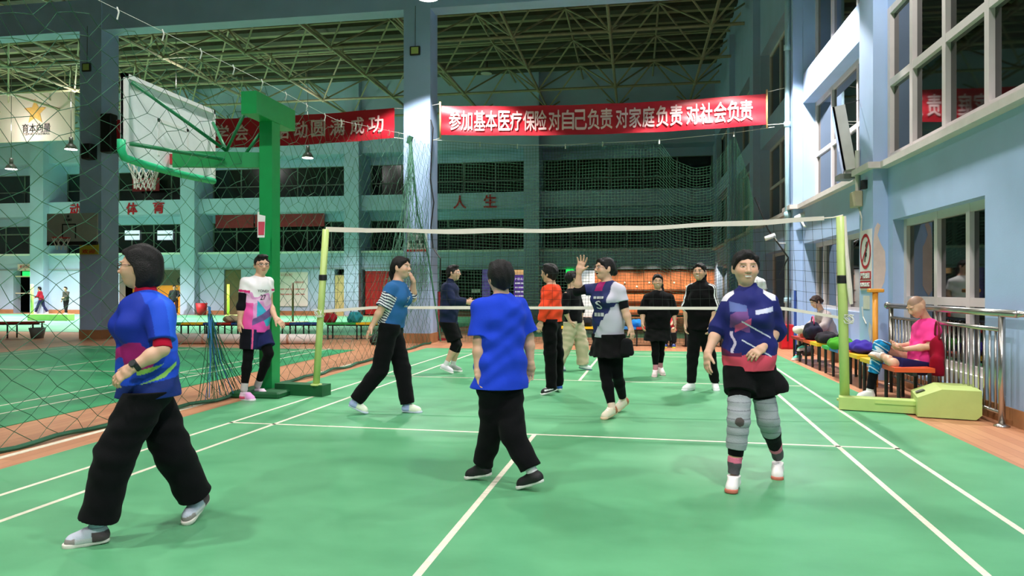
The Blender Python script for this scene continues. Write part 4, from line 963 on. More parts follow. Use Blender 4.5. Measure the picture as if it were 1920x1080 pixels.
class Person:
    def __init__(s, label, d0, J, H=1.62, w=1., h=.006, face=None, skin=(214, 168, 140), hair=(18, 15, 15), name='person', group=None, headup=None, hs=1., fat=1., lw=1.):
        s.S = H/1.65; s.h = h; s.w = w*fat; s.lw = lw
        s.J = {k: V3(D(px, py, d0+dd)) for k, (px, py, dd) in J.items()}
        j = s.J; s.hs = s.S*hs
        s.hip = (j['hipL']+j['hipR'])/2; s.shm = (j['shL']+j['shR'])/2
        s.R = nrm(j['shR']-j['shL']); s.U = nrm(j['nk']-s.hip); s.R = nrm(s.R-s.U*(s.R@s.U)); s.F = np.cross(s.U, s.R)
        s.HR = nrm(j['hipR']-j['hipL'])
        f = nrm(V3(face) if face is not None else s.F); up = nrm(V3(headup)) if headup is not None else np.array([0, 0, 1.])
        s.hr = nrm(np.cross(f, up)); s.hu = nrm(np.cross(s.hr, f)); s.hf = f
        s.skin = C(*skin); s.hair = C(*hair)
        base = (j['anL']+j['anR'])/2; z = 0.
        s.o = thing(name, label, 'person', (base[0], base[1], z), group)
        s.L = np.linalg.norm(j['nk']-s.hip)
    def arm(s, q): return s.J['sh'+q], s.J['el'+q], s.J['wr'+q]
    def leg(s, q): return s.J['hip'+q], s.J['kn'+q], s.J['an'+q]
    def body(s, hands=None, mouth='smile', eyes='open', lip=(200, 116, 106), stubble=False, gape=0):
        S, j, f = s.S, s.J, Field(s.h); R, U, Fw = s.R, s.U, s.F; w = s.w
        hip, nk = s.hip, j['nk']
        f.cone(hip+U*.02, hip+U*.18*S, .085*S*w, .088*S*w, .04, (R, 1.3)); f.cone(hip+U*.2*S, nk-U*.13*S, .095*S*w, .105*S*w, .05, (R, 1.3))
        f.cone(j['hipL'], j['hipR'], .072*S*w, None, .03)
        f.cone(j['shL']-U*.02*S, j['shR']-U*.02*S, .046*S, None, .05); f.cone(nk-U*.08*S, nk-U*.02*S, .07*S, .055*S, .04, (R, 1.4))
        hd, hf, hu, hr = j['hd'], s.hf, s.hu, s.hr; H = s.hs
        f.cone(nk-U*.02*S, hd-hf*.02*H-hu*.055*H, .054*S, .05*S, .025)
        for q in 'LR':
            a, b, c = s.arm(q); f.cone(a, b, .046*S, .037*S, .03); f.cone(b, b+(c-b)*.35, .037*S, .039*S, .02); f.cone(b+(c-b)*.35, c, .039*S, .025*S, .02)
            a, b, c = s.leg(q); lw = s.lw; f.cone(a-U*.03, b, .068*S*lw, .054*S*lw, .03); f.cone(b, b+(c-b)*.35, .05*S*lw, .054*S*lw, .02); f.cone(b+(c-b)*.35, c, .054*S*lw, .033*S*lw, .02)
            if hands and q in hands: s.hand(f, q, **hands[q])
        # head
        P = lambda a, b, c: hd+(hr*a+hf*b+hu*c)*H
        A = (hr, hf, hu); E = lambda a, b, c, r, k=.012, m='u': f.ell(P(a, b, c), A, tuple(x*H for x in r), k*H, m)
        E(0, -.008, .022, (.077, .095, .093), .02); E(0, .022, -.022, (.068, .072, .082), .03); E(0, .045, -.078, (.034, .034, .032), .03)
        for x in (-1, 1):
            E(x*.036, .06, -.02, (.03, .028, .03), .02); E(x*.031, .098, .012, (.018, .013, .011), .012, 's'); E(x*.031, .08, .011, (.0145, .0125, .0105), .003)
            E(x*.03, .086, .033, (.024, .01, .007), .01)
            f.ell(P(x*.078, -.006, -.006), (nrm(hr*x+hf*.35), nrm(hf-hr*x*.35), hu), (.009*H, .021*H, .034*H), .006*H)
        f.cone(P(0, .09, .014), P(0, .108, -.02), .007*H, .012*H, .012*H)
        for x in (-1, 1): E(x*.012, .1, -.024, (.009, .011, .008), .008)
        if mouth == 'open' or gape: E(0, .1, -.054, (.018, .022, .011+gape), .006, 's')
        E(0, .088, -.045, (.022, .012, .006), .006); E(0, .086, -.059-(gape+.006 if mouth == 'open' else 0), (.019, .012, .0065), .006)
        V, Q = f.solve()
        col = np.tile(s.skin, (len(V), 1)); d = V-hd; a, b, c = d@hr/H, d@hf/H, d@hu/H
        near = (np.abs(c) < .15) & (np.abs(a) < .11) & (np.abs(b) < .14)
        aa = np.abs(a)
        def pt(m, cc, t=1.): col[m] = col[m]*(1-t)+cc*t
        fr = near & (b > .045)
        pt(near & (b > .05) & (((aa-.042)/.022)**2+((c+.02)/.02)**2 < 1), s.skin*np.array([1.06, .86, .84]), .6)
        eh = .0075 if eyes == 'open' else .0042
        ey = fr & (((aa-.031)/.016)**2+((c-.011)/eh)**2 < 1)
        pt(ey, C(214, 204, 196)); pt(ey & (((aa-.031)/.0066)**2+((c-.011)/.0075)**2 < 1), C(30, 22, 20))
        pt(fr & (np.abs(((aa-.031)/.0175)**2+((c-.0115)/(eh+.003))**2-1) < .32) & (c > .011), C(52, 36, 32), .6)
        pt(fr & (((aa-.034)/.022)**2+((c-.034+.12*(aa-.034)**2/.02)/.0034)**2 < 1), s.hair*1.2, .6)
        if mouth in ('smile', 'open'):
            mm = fr & (((a)/(.026 if mouth == 'smile' else .02))**2+((c+.052-6*a*a)/(.0105 if mouth == 'smile' else .016+gape))**2 < 1); pt(mm, C(*lip))
            mi = fr & (((a)/.022)**2+((c+.0525-6*a*a)/(.0065 if mouth == 'smile' else .011+gape))**2 < 1)
            if mouth == 'smile': pt(mi, C(232, 226, 216))
            else: pt(mi, C(70, 26, 26)); pt(mi & (c > -.047+0*a), C(226, 220, 210))
        else:
            pt(fr & ((a/.023)**2+((c+.052)/.009)**2 < 1), C(*lip), .8); pt(fr & (np.abs(c+.052) < .0018) & (aa < .022), C(90, 44, 42), .8)
        pt(fr & (((aa-.0075)/.004)**2+((c+.031)/.003)**2 < 1) & (b > .09), s.skin*.62)
        if stubble: pt(near & (c > .045-.0*b) & (b < .075) & (c+.45*(.08-b) > .05), s.hair, stubble)
        s.b = mesh_np('body', V, Q, SKIN, s.o, col); return s
    def hand(s, f, q, dir=None, palm=None, curl=.35, spread=0., thumb=None, sc=1.):
        S = s.S*sc; e, w = s.J['el'+q], s.J['wr'+q]; d = nrm(V3(dir)) if dir is not None else nrm(w-e)
        n = nrm(V3(palm)) if palm is not None else s.R*(-1 if q == "R" else 1); n = nrm(n-d*(n@d)); sd = np.cross(d, n)*(1 if q == 'R' else -1)
        # thumb side of the palm
        if thumb is not None: sd = sd*(1 if (V3(thumb)@sd) > 0 else -1)
        f.cone(w, w+d*.03*S, .024*S, .026*S, .012, (sd, 1.3)); f.cone(w+d*.025*S, w+d*.078*S, .0145*S, .0135*S, .012, (sd, 2.7))
        for i, (o, l, a) in enumerate(((.029, .068, .16), (.01, .077, .04), (-.0095, .071, -.06), (-.028, .054, -.2))):
            p = w+d*(.08-.004*abs(i-1.3))*S+sd*o*S; dd = nrm(d+sd*a*(.5+spread)); c = curl*(1+.12*i)
            r = (.0092, .0094, .009, .008)[i]*S
            for k, (ln, rr) in enumerate(((.46, .95), (.3, .88), (.24, .78))):
                g = c*(k+.6); v = nrm(dd*math.cos(g)+n*math.sin(g)); p2 = p+v*l*ln*S; f.cone(p, p2, r*rr*1.03, r*rr*.95, .004); p = p2
        p = w+d*.024*S+sd*.026*S; v = nrm(d*.75+sd*(.62+.3*spread)+n*.28)
        p2 = p+v*.036*S; f.cone(p, p2, .0125*S, .0105*S, .01); v2 = nrm(v+d*.35+n*.2*curl); f.cone(p2, p2+v2*.03*S, .0102*S, .0085*S, .004)
    def frame(s, V):
        d = V-s.hip; return d@s.R, (d@s.U)/s.L, d@s.F
    def armt(s, V, q):
        a, b, c = s.arm(q); out = []
        for p0, p1 in ((a, b), (b, c)):
            ab = p1-p0; t = np.clip((V-p0)@ab/(ab@ab), 0, 1); out.append((t, np.linalg.norm(V-p0-t[:, None]*ab, axis=1)))
        u = np.where(out[0][1] < out[1][1], out[0][0], 1+out[1][0]); return u, np.minimum(out[0][1], out[1][1])
    def along(s, q, t):
        a, b, c = s.arm(q); return (a+(b-a)*t, nrm(b-a)) if t <= 1 else (b+(c-b)*(t-1), nrm(c-b))
    def top(s, name='shirt', hem=.05, sleeve=(.6, .6), ease=.012, paint=None, base=(30, 60, 180), mt=None, fold=.0035, flare=.0, collar=None, bust=.0, torso=True, sw=1., belly=0, cut=None):
        S, j, f = s.S, s.J, Field(s.h); R, U, Fw, w, e = s.R, s.U, s.F, s.w, ease; hip, nk = s.hip, j['nk']
        if torso:
            f.cone(hip-U*(hem+.05), hip+U*.16*S, (.112+flare)*S*w+e, .105*S*w+e, .05, (R, 1.33)); f.cone(hip+U*.18*S, nk-U*.12*S, .103*S*w+e, .108*S*w+e, .05, (R, 1.3))
            f.cone(j['shL']-U*.03*S+R*.03*S, j['shR']-U*.03*S-R*.03*S, .052*S+e*.4, None, .05); f.cone(nk-U*.09*S, nk-U*.035*S, .08*S, .058*S, .04, (R, 1.4))
            for q in 'LR': f.cone(nk-U*.055*S, j['sh'+q]-U*.012*S, .05*S+e*.2, .043*S+e*.3, .03)
            if bust:
                for x in (-1, 1): f.ell(hip+U*(s.L*.66)+Fw*(.07*S*w+e)+R*x*.07*S, (R, Fw, U), (.07*S, bust, .07*S), .05)
            if belly: f.ell(hip+U*s.L*.25+Fw*.07, (R, Fw, U), (.13, belly, .13), .06)
        if collar:
            c0 = nk-U*.035*S; ax = nrm(s.J['hd']-s.hf*.02*S-nk); f.cone(nk-ax*.04, nk+ax*collar, .066*S, .059*S, .02, None, [(nk+ax*collar, ax)])
        for q, sl in zip('LR', sleeve):
            if not sl: continue
            a, b, c = s.arm(q); p, n = s.along(q, sl); a = a-U*.018*S; k1 = (.049*S*sw+e*.45); k2 = (.047*S*sw+e*.8)
            if sl <= 1: f.cone(a, b, k1, k2, .03, None, [(p, n)])
            else:
                f.cone(a, b, k1, k2, .03); f.cone(b, c, k2, .036*S*sw+e*.6, .025, None, [(p, n)])
        if fold:
            g = [((R*22+U*30).tolist(), (U*9+Fw*11).tolist(), .6), ((U*48-R*20+Fw*14).tolist(), (R*13-U*6).tolist(), .5), ((R*60+U*12).tolist(), (U*14).tolist(), .25)]
            f.fold(fold*1.35, g)
        if torso: f.cut(hip-U*hem, -U); s.hem = hem
        if cut: f.cut(*cut)
        V, Q = f.solve(); col = np.tile(C(*base), (len(V), 1))
        if paint: paint(s, V, col)
        s.last = mesh_np(name, V, Q, mt or CLOTH, s.o, col); return s.last
    def bottoms(s, name='trousers', top=.10, end=(1.93, 1.93), rad=(.098, .078, .066), base=(18, 18, 20), paint=None, mt=None, fold=.004, skirt=None, ease=0):
        tight = name == 'tights'
        S, j, f = s.S, s.J, Field(s.h); R, U, w = s.R, s.U, s.w; hip = s.hip
        f.cone(hip-U*.01, hip+U*(top-.01), (.108+ease)*S*w, (.1+ease)*S*w, .04, (s.HR, 1.36), [(hip+U*top, U)]); f.cone(j['hipL'], j['hipR'], .1*S*w, None, .04)
        for q, e in zip('LR', end):
            a, b, c = s.leg(q); r0, r1, r2 = (x*S*s.lw for x in rad)
            if skirt: continue
            if e <= 1: f.cone(a, b, r0, r1, .03, None, [(a+(b-a)*e, nrm(b-a))])
            elif tight:
                g = .0065; n = nrm(c-b); m_ = b+(c-b)*.35; pe = b+(c-b)*(e-1); f.cone(a, b, (.082+g)*S*s.lw, (.054+g)*S*s.lw, .04); f.cone(b, m_, (.05+g)*S*s.lw, (.054+g)*S*s.lw, .02); f.cone(m_, c, (.054+g)*S*s.lw, (.033+g)*S*s.lw, .02, None, [(pe, n)])
            else: f.cone(a, b, r0, r1, .03); f.cone(b, c, r1, r2, .02, None, [(b+(c-b)*(e-1), nrm(c-b))])
        if skirt:
            ln, fl = skirt; dn = -np.array([0, 0, 1.]); f.cone(hip+U*.02, hip+dn*ln, .11*S*w, (.11+fl)*S*w, .03, (s.HR, 1.42), [(hip+dn*ln, dn)])
        f.cut(hip+U*(min(top, .035-s.hem) if hasattr(s, 'hem') else top), U)
        if fold:
            z = np.array([0, 0, 1.]); f.fold(fold, [((R*18+z*34).tolist(), (R*14+z*8).tolist(), .6), ((z*62-R*30).tolist(), (z*11).tolist(), .35), ((R*(70 if skirt else 20)).tolist(), (z*3).tolist(), .5 if skirt else .1)])
        V, Q = f.solve(); col = np.tile(C(*base), (len(V), 1))
        if paint: paint(s, V, col)
        return mesh_np(name, V, Q, mt or CLOTH, s.o, col)
    def band(s, name, seg, t0, t1, r0, r1, base, paint=None, mt=None):
        a, b = s.J[seg[0]], s.J[seg[1]]; n = nrm(b-a); p, q = a+(b-a)*t0, a+(b-a)*t1; f = Field(s.h)
        f.cone(p, q, r0*s.S, r1*s.S, .0, None, [(p, -n), (q, n)]); f.fold(.002, [((n*70).tolist(), (n*9+s.R*20).tolist(), 1)])
        V, Q = f.solve(); col = np.tile(C(*base), (len(V), 1))
        if paint: paint(s, V, col, ((V-a)@n)/np.linalg.norm(b-a))
        return mesh_np(name, V, Q, mt or KNIT, s.o, col)
    def kneeband(s, q, u, l, r, base, paint=None, name='knee_brace'):
        a, b, c = s.leg(q); f = Field(s.h); n0, n1 = nrm(b-a), nrm(c-b); p0 = b-n0*u; p1 = b+n1*l
        f.cone(p0, b, r*1.06*s.S, r*s.S, .015, None, [(p0, -n0)]); f.cone(b, p1, r*s.S, r*.9*s.S, .015, None, [(p1, n1)])
        f.fold(.002, [((n1*90).tolist(), (n1*9).tolist(), 1)]); V, Q = f.solve(); col = np.tile(C(*base), (len(V), 1))
        if paint: paint(s, V, col, b)
        return mesh_np(name, V, Q, KNIT, s.o, col)
    def shoes(s, up=(235, 232, 228), sole=(240, 238, 232), paint=None, sock=None, sockh=.07, lace=(240, 240, 240), flat=None):
        for q in 'LR':
            an, to = s.J['an'+q], s.J['to'+q]; v = to-an; hz = np.array([v[0], v[1], 0]); hl = np.linalg.norm(hz)
            fd = nrm(hz) if hl > .02 else s.F; z = np.array([0, 0, 1.])
            ang = math.atan2(v[2], max(hl, 1e-3))+math.atan2(.062, .17); ang = max(-1.2, min(1.0, ang))
            if flat and q in flat: ang = 0
            F_ = fd*math.cos(ang)+z*math.sin(ang); U_ = nrm(-fd*math.sin(ang)+z*math.cos(ang)); Sd = np.cross(F_, U_); S = s.S
            g = an-U_*.082*S                                     # sole line under the ankle
            low = min((g-F_*.06*S)[2], (g+F_*.17*S)[2])
            if abs(low) < .09: g = g-z*low                       # the sole touches the floor
            hb, tb = g-F_*.055*S, g+F_*.165*S; h = min(s.h, .006)
            f = Field(h)
            f.cone(hb+U_*.012+F_*.03*S, g+F_*.05*S+U_*.012, .033*S, .034*S, .01, (Sd, 1.0), [(g+U_*.028*S, U_), (g+U_*.0, -U_)]); f.cone(g+F_*.05*S+U_*.012, tb+U_*.012-F_*.04*S, .034*S, .044*S, .01, None, [(g+U_*.026*S, U_), (g, -U_)])
            sV, sQ = f.solve()
            f = Field(h)
            f.cone(hb+F_*.035*S+U_*.035*S, tb-F_*.045*S+U_*.026*S, .036*S, .037*S, .02, (Sd, 1.02), [(g+U_*.018*S, -U_)]); f.cone(g+U_*.05*S-F_*.012*S, an+U_*.0*S, .04*S, .04*S, .03); f.cone(an+F_*.01*S-U_*.02*S, g+F_*.1*S+U_*.04*S, .038*S, .03*S, .03)
            f.cone(an+U_*.03*S, an+U_*.05*S, .03*S, .03*S, .005, None, (), 's')
            f.cut(g+U_*.092*S, U_); f.cut(g+U_*.016*S, -U_)
            V, Q = f.solve(); col = np.tile(C(*up), (len(V), 1)); d = V-g
            a, b, c = d@Sd/S, d@F_/S, d@U_/S
            lc = (np.abs(a) < .02) & (b > .02) & (b < .1) & (np.sin(b*260) > .35) & (c > .03); col[lc] = C(*lace)
            if paint: paint(s, q, a, b, c, col)
            so = mesh_np('shoe', V, Q, SHOE, s.o, col); mesh_np('sole', sV, sQ, SHOE, so, np.tile(C(*sole), (len(sV), 1)))
            if sock is not None:
                kn = s.J['kn'+q]; n = nrm(kn-an); f = Field(h); f.cone(an-n*.02, an+n*(sockh+.05), .041*S, .041*S, .0, None, [(an+n*sockh, n)]); V, Q = f.solve()
                mesh_np('sock', V, Q, KNIT, s.o, np.tile(C(*sock), (len(V), 1)))
    def hairdo(s, style='short', vol=0., tail=None):
        hd, hf, hu, hr, H = s.J['hd'], s.hf, s.hu, s.hr, s.hs; f = Field(min(s.h, .007)); A = (hr, hf, hu)
        P = lambda a, b, c: hd+(hr*a+hf*b+hu*c)*H
        n1 = nrm(hf*.78-hu*.62); p1 = P(0, .068, .084) if style == 'bob' else P(0, .087, .068)
        v = vol; low = -hu
        f.ell(P(0, -.014, .026), A, ((.083+v)*H, (.1+v)*H, (.099+v)*H), .01, 'u', [(p1, n1), (P(0, 0, -.062 if style != 'bob' else -.1), low)])
        if style == 'short':
            f.cone(P(0, -.06, .0), P(0, -.062, -.055), .05*H, .035*H, .03, (hr, 1.3)); f.ell(P(0, .03, .1), A, ((.065)*H, .055*H, .026*H), .02)
            for x in (-1, 1): f.cone(P(x*.076, .012, .04), P(x*.077, .01, -.012), .012*H, .007*H, .01)
        if style == 'bob':
            f.ell(P(0, -.03, -.03), A, (.1*H, .095*H, .115*H), .012, 'u', [(P(0, -.018, 0), nrm(hf*.9+hu*.12)), (P(0, 0, -.125), nrm(low-hf*.2))])
            for x in (-1, 1): f.cone(P(x*.062, .03, .082), P(x*.086, -.022, -.05), .012*H, .012*H, .008)
            f.cone(P(-.04, .066, .088), P(.045, .062, .09), .011*H, None, .02)
        if style in ('pony', 'bun'):
            f.cone(P(0, -.075, .0), P(0, -.06, -.05), .045*H, .03*H, .03, (hr, 1.2))
            for x in (-1, 1):
                f.cone(P(x*.012, .074, .09), P(x*.058, .058, .062), .014*H, .012*H, .02); f.cone(P(x*.058, .058, .062), P(x*.076, .022, .0), .012*H, .008*H, .02)
            if style == 'bun': f.ell(P(0, -.115, -.03), A, (.034*H, .034*H, .036*H), .012)
            else:
                t = tail or [(0, -.11, 0), (0, -.15, -.06), (0, -.13, -.15)]
                for k in range(len(t)-1): f.cone(P(*t[k]), P(*t[k+1]), (.032-.006*k)*H, (.026-.006*k)*H, .02)
        if style == 'back':
            f.cone(P(0, -.07, .02), P(0, -.09, -.08), .06*H, .04*H, .03, (hr, 1.3)); f.cone(P(0, -.09, -.08), P(0, -.08, -.15), .042*H, .025*H, .03)
            for x in (-1, 1): f.cone(P(x*.06, .058, .075), P(x*.08, -.01, -.04), .016*H, .02*H, .02)
        f.fold(.0022, [((hr*150+hu*20).tolist(), (hu*22+hf*16).tolist(), 1), ((hr*75+hf*50).tolist(), (hu*12).tolist(), .8)])
        V, Q = f.solve(); t = .5+.5*np.sin((V@hr)*210+(V@hu)*30); col = s.hair*(1+.35*t[:, None])
        return mesh_np('hair', V, Q, HAIR, s.o, col)
    def glasses(s, rgb=(40, 26, 26)):
        hd, hf, hu, hr, H = s.J['hd'], s.hf, s.hu, s.hr, s.hs; P = lambda a, b, c: Vector(hd+(hr*a+hf*b+hu*c)*H); m = MB()
        for x in (-1, 1):
            m.tube([P(x*.033+.025*math.cos(k*math.pi/9), .106-.012*abs(math.cos(k*math.pi/9)), .008+.017*math.sin(k*math.pi/9)) for k in range(18)], .0022*H, 6, closed=True)
            m.tube([P(x*.058, .094, .014), P(x*.08, .05, .014), P(x*.081, -.005, .012)], .002*H, 5)
        m.tube([P(-.009, .107, .012), P(0, .109, .015), P(.009, .107, .012)], .002*H, 5)
        return m.build('glasses', mat('glasses_%d_%d' % rgb[:2], rgb, .35, noise=0), s.o, True)
    def print_(s, txt, u, v, w, h, mt, name='chest_print', bold=.01, side=None):
        o = s.hip+s.R*u+s.U*(v*s.L)+s.F*.35; q = MB()
        put_text(q, txt, o, -s.R, s.U, w, h, bold)
        ob = s.last; me = ob.data; n = len(me.vertices); co = np.empty(n*3, np.float32); me.vertices.foreach_get('co', co); co = co.reshape(-1, 3).astype(float)
        a, b, c = co@s.R, co@s.U, co@s.F; out = []
        for p in q.v:
            p = V3(p); m_ = (np.abs(a-p@s.R) < .02) & (np.abs(b-p@s.U) < .02); dep = c[m_].max() if m_.any() else p@s.F-.2
            out.append(tuple(p+s.F*(dep-p@s.F+.004)))
        q.v = out; return q.build(name, mt, ob)
# ================================================================ the players
def rel(*k): return V3(k)
def camdir(x, y, z=0):                        # x to the right of the picture, y away from the camera, z up
    return np.array([x*CT-y*ST, y*CT+x*ST, z])
NEAR, MID, FAR_ = .0048, .0062, .009
M_print = mat('white_print', (235, 235, 235), .6, noise=0)

# -- woman in blue with a red collar, walking left in front
p = Person('person with bobbed hair in a blue shirt over red, walking left in front', 3.95, dict(
    hd=(262, 502, 0), nk=(274, 553, 0), shL=(300, 578, -.13), shR=(258, 572, .14), elL=(304, 655, -.2), wrL=(247, 690, -.27), elR=(262, 650, .2), wrR=(258, 700, .16),
    hipL=(281, 728, -.09), hipR=(275, 726, .09), knL=(216, 853, -.17), anL=(182, 986, -.19), toL=(124, 1014, -.24), knR=(326, 850, .08), anR=(371, 938, .2), toR=(354, 972, .13)),
    H=1.58, h=NEAR, face=camdir(-1, -.12, -.02), w=1.12, lw=1.1, hs=1.0)
p.body(hands=dict(L=dict(dir=camdir(-.8, -.15, -.62), curl=.45, palm=camdir(.4, .9, -.5))), mouth='smile')
def pt(s, V, col):
    a, v, w = s.frame(V); z = V[:, 2]
    fr = w > .02; low = v < .34
    n = np.sin(V@s.R*20+z*26)*.03
    col[(w < -.02) & (v > .4)] = C(34, 92, 214); col[(w > .05) & (v > .35)] = C(22, 46, 150)
    col[fr & (v < .44+n*1.6+w*.25) & (v > .27+n*3) & (w > .05+n)] = C(150, 30, 104); col[(v < .24+n*2-w*.5) & (v > .15-w*.5) & (w < .12)] = C(24, 60, 160)
    st = (np.abs(np.sin((v+w*.8)*30+n*30)) > .8) & (v < .27-w*.5) & (v > .12-w*.5) & (w < .1) & (w > -.1); col[st] = C(150, 196, 96)
    col[v < .1-w*.25] = C(22, 44, 112)
p.top('undershirt', torso=False, sleeve=(.98, .98), sw=.98, ease=.004, base=(176, 18, 48), collar=.045)
p.top('shirt', hem=.04, sleeve=(.8, .8), ease=.026, base=(26, 72, 196), paint=pt, mt=SATIN, bust=.075, flare=.018, sw=1.12)
p.bottoms('trousers', rad=(.108, .094, .086), end=(1.9, 1.88), base=(13, 13, 15), fold=.006)
def sh(s, q, a, b, c, col):
    col[(c > .045)] = C(196, 200, 214); col[(b < .02) & (c < .07)] = C(86, 70, 74); col[(b > .1) & (c < .05)] = C(150, 140, 136)
p.shoes(up=(206, 204, 206), sole=(226, 220, 208), paint=sh, sock=(180, 190, 214)); p.hairdo('bob', .012); p.glasses((50, 20, 22))
q = p.J['wrL']; d = nrm(p.J['wrL']-p.J['elL']); m = MB(); m.lathe(q-d*.035, [(.03, 0), (.033, .004), (.033, .02), (.03, .024)], 16, ax=d); n_ = nrm(np.cross(d, camdir(0, 1, 0))); u_ = np.cross(n_, d)
m.lathe(Vector(q-d*.022)+Vector(camdir(0, -.03, .012)), [(.016, -.004), (.018, .0), (.018, .008), (.015, .011)], 14, ax=camdir(0, -1, .4)); m.build('watch', M_black, p.o)

# -- player in white and pink jersey at the green post
p = Person('person in a white and pink jersey with dark shorts leaning at the green post', 8.75, dict(
    hd=(491, 497, 0), nk=(486, 519, 0), shR=(460, 527, -.1), shL=(504, 527, .12), elR=(453, 575, -.12), wrR=(450, 603, -.14), elL=(505, 570, .12), wrL=(517, 597, .02),
    hipR=(468, 617, -.07), hipL=(489, 617, .07), knR=(465, 670, -.1), anR=(458, 727, -.12), toR=(488, 745, -.25), knL=(504, 663, -.02), anL=(484, 720, .14), toL=(510, 734, .0)),
    H=1.72, h=MID, face=camdir(.55, -.83, -.08), lw=.92)
p.body(hands=dict(R=dict(curl=.4), L=dict(dir=camdir(.75, -.1, -.6), curl=.25, palm=camdir(0, .5, -.8))), mouth='closed')
def pt(s, V, col):
    a, v, w = s.frame(V); n = np.sin(a*30+v*14)*.05
    up_ = v > .66+n
    col[~up_] = C(226, 150, 205); col[(v < .62+n) & (v > .5+n)] = C(236, 186, 220)
    col[(v < .46+a*1.6) & (v > .16+a*1.2) & (a < .06)] = C(60, 168, 200); col[(v < .3-a*1.) & (v > .14-a)] = C(120, 88, 150); col[(v < .12+n)] = C(226, 80, 170); col[(a > .1) & (v < .5)] = C(240, 90, 170)
    for q in 'LR':
        t, r = s.armt(V, q); col[(r < .1) & (t > .35) & (t < .44) & (np.abs(a) > .12)] = C(206, 40, 110)
p.top('jersey', hem=.03, sleeve=(.46, .46), ease=.016, base=(240, 234, 236), paint=pt, mt=SATIN, fold=.003)
p.print_('YONEX', .0, .74, .15, .03, M_black); p.print_('27', -.0, .62, .07, .06, M_black, 'chest_number')
p.top('arm_sleeve', torso=False, sleeve=(0, 1.25), ease=.006, base=(18, 18, 22), sw=1.)
p.bottoms('tights', end=(1.86, 1.86), rad=(.086, .06, .04), base=(9, 9, 11), fold=.001)
def pts(s, V, col):
    a, v, w = s.frame(V); col[a > .115] = C(16, 16, 24); col[(a > .085) & (a < .105)] = C(230, 90, 140)
p.bottoms('shorts', end=(.72, .72), rad=(.112, .104, .1), base=(34, 38, 84), paint=pts)
q_ = p.last; 
def sh(s, q, a, b, c, col):
    if q == 'R': col[(b > .06)] = C(240, 170, 226); col[(b < .05) & (c < .05)] = C(226, 90, 130)
    else: col[c < .04] = C(150, 160, 200)
p.shoes(up=(236, 206, 226), sole=(240, 226, 232), paint=sh, sock=(190, 184, 184), sockh=.06); p.hairdo('short'); p.glasses()

# -- woman in teal blue tee with striped sleeves
p = Person('person in a teal blue tee with striped sleeves, hand at the cheek, walking right', 7.7, dict(
    hd=(752, 502, 0), nk=(746, 528, 0), shR=(733, 540, -.15), shL=(757, 540, .15), elR=(716, 577, -.2), wrR=(698, 611, -.2), elL=(774, 560, .2), wrL=(775, 528, .1),
    hipR=(730, 613, -.09), hipL=(735, 613, .09), knL=(754, 690, .07), anL=(764, 757, .04), toL=(794, 771, .02), knR=(712, 694, -.05), anR=(668, 750, -.05), toR=(694, 775, -.05)),
    H=1.64, h=MID, face=camdir(.93, -.35, .0), w=1.02)
p.body(hands=dict(R=dict(dir=camdir(-.5, -.1, -.85), curl=.2, palm=camdir(.6, .3, -.2)), L=dict(dir=camdir(-.35, -.2, .95), curl=.75, palm=camdir(-1, .2, .1))), mouth='smile', eyes='smile')
def pt(s, V, col):
    for q in 'LR':
        t, r = s.armt(V, q); a, v, w = s.frame(V); m_ = (r < .1) & (t > .3) & (np.abs(a) > .1)
        k = np.sin(t*52+np.sin(V@s.F*60+V@s.U*20)*1.2); col[m_ & (k > 0)] = C(226, 226, 226); col[m_ & (k <= 0)] = C(40, 48, 70)
p.top('tee', hem=-.01, sleeve=(.96, .96), ease=.022, base=(46, 98, 150), paint=pt, bust=.07, sw=1.14)
p.print_('ヅ', .02, .66, .08, .07, M_print); p.print_('— —', .02, .5, .08, .015, M_print)
p.bottoms('trousers', rad=(.104, .09, .076), end=(2., 2.), base=(12, 12, 14))
def sh(s, q, a, b, c, col): col[(b < .03)] = C(170, 180, 226)
p.shoes(up=(232, 238, 214), sole=(200, 210, 226), paint=sh, sock=(206, 210, 230)); p.hairdo('pony', 0, [(0, -.09, -.01), (0, -.12, -.06), (.0, -.1, -.13)])

# -- man in navy jacket and black shorts
p = Person('person in a navy jacket and black shorts facing right near the far left', 11.3, dict(
    hd=(850, 512, 0), nk=(844, 529, 0), shR=(839, 537, -.15), shL=(848, 536, .15), elR=(850, 565, -.2), wrR=(876, 567, -.15), elL=(856, 562, .2), wrL=(875, 565, .1),
    hipR=(839, 604, -.08), hipL=(843, 604, .08), knR=(855, 645, -.05), anR=(835, 686, -.04), toR=(852, 702, -.04), knL=(858, 646, .12), anL=(849, 685, .2), toL=(868, 697, .2)), H=1.68, h=.007, face=camdir(1, -.15, 0), w=1.08)
p.body(hands=dict(R=dict(dir=camdir(1, 0, 0), curl=1.1), L=dict(curl=1.)), mouth='closed', stubble=0)
p.top('jacket', hem=.03, sleeve=(1.9, 1.9), ease=.02, base=(30, 38, 66), collar=.05, fold=.004)
p.bottoms('shorts', end=(.8, .8), rad=(.118, .108, .1), base=(12, 12, 14))
for q in 'RL': p.kneeband(q, .1, .12, .068, (18, 18, 20), name='knee_sleeve')
def sh(s, q, a, b, c, col): col[:] = C(222, 214, 222) if q == 'R' else C(150, 156, 150)
p.shoes(paint=sh, sock=(226, 220, 222), sockh=.09); p.hairdo('short'); p.glasses((180, 180, 180))

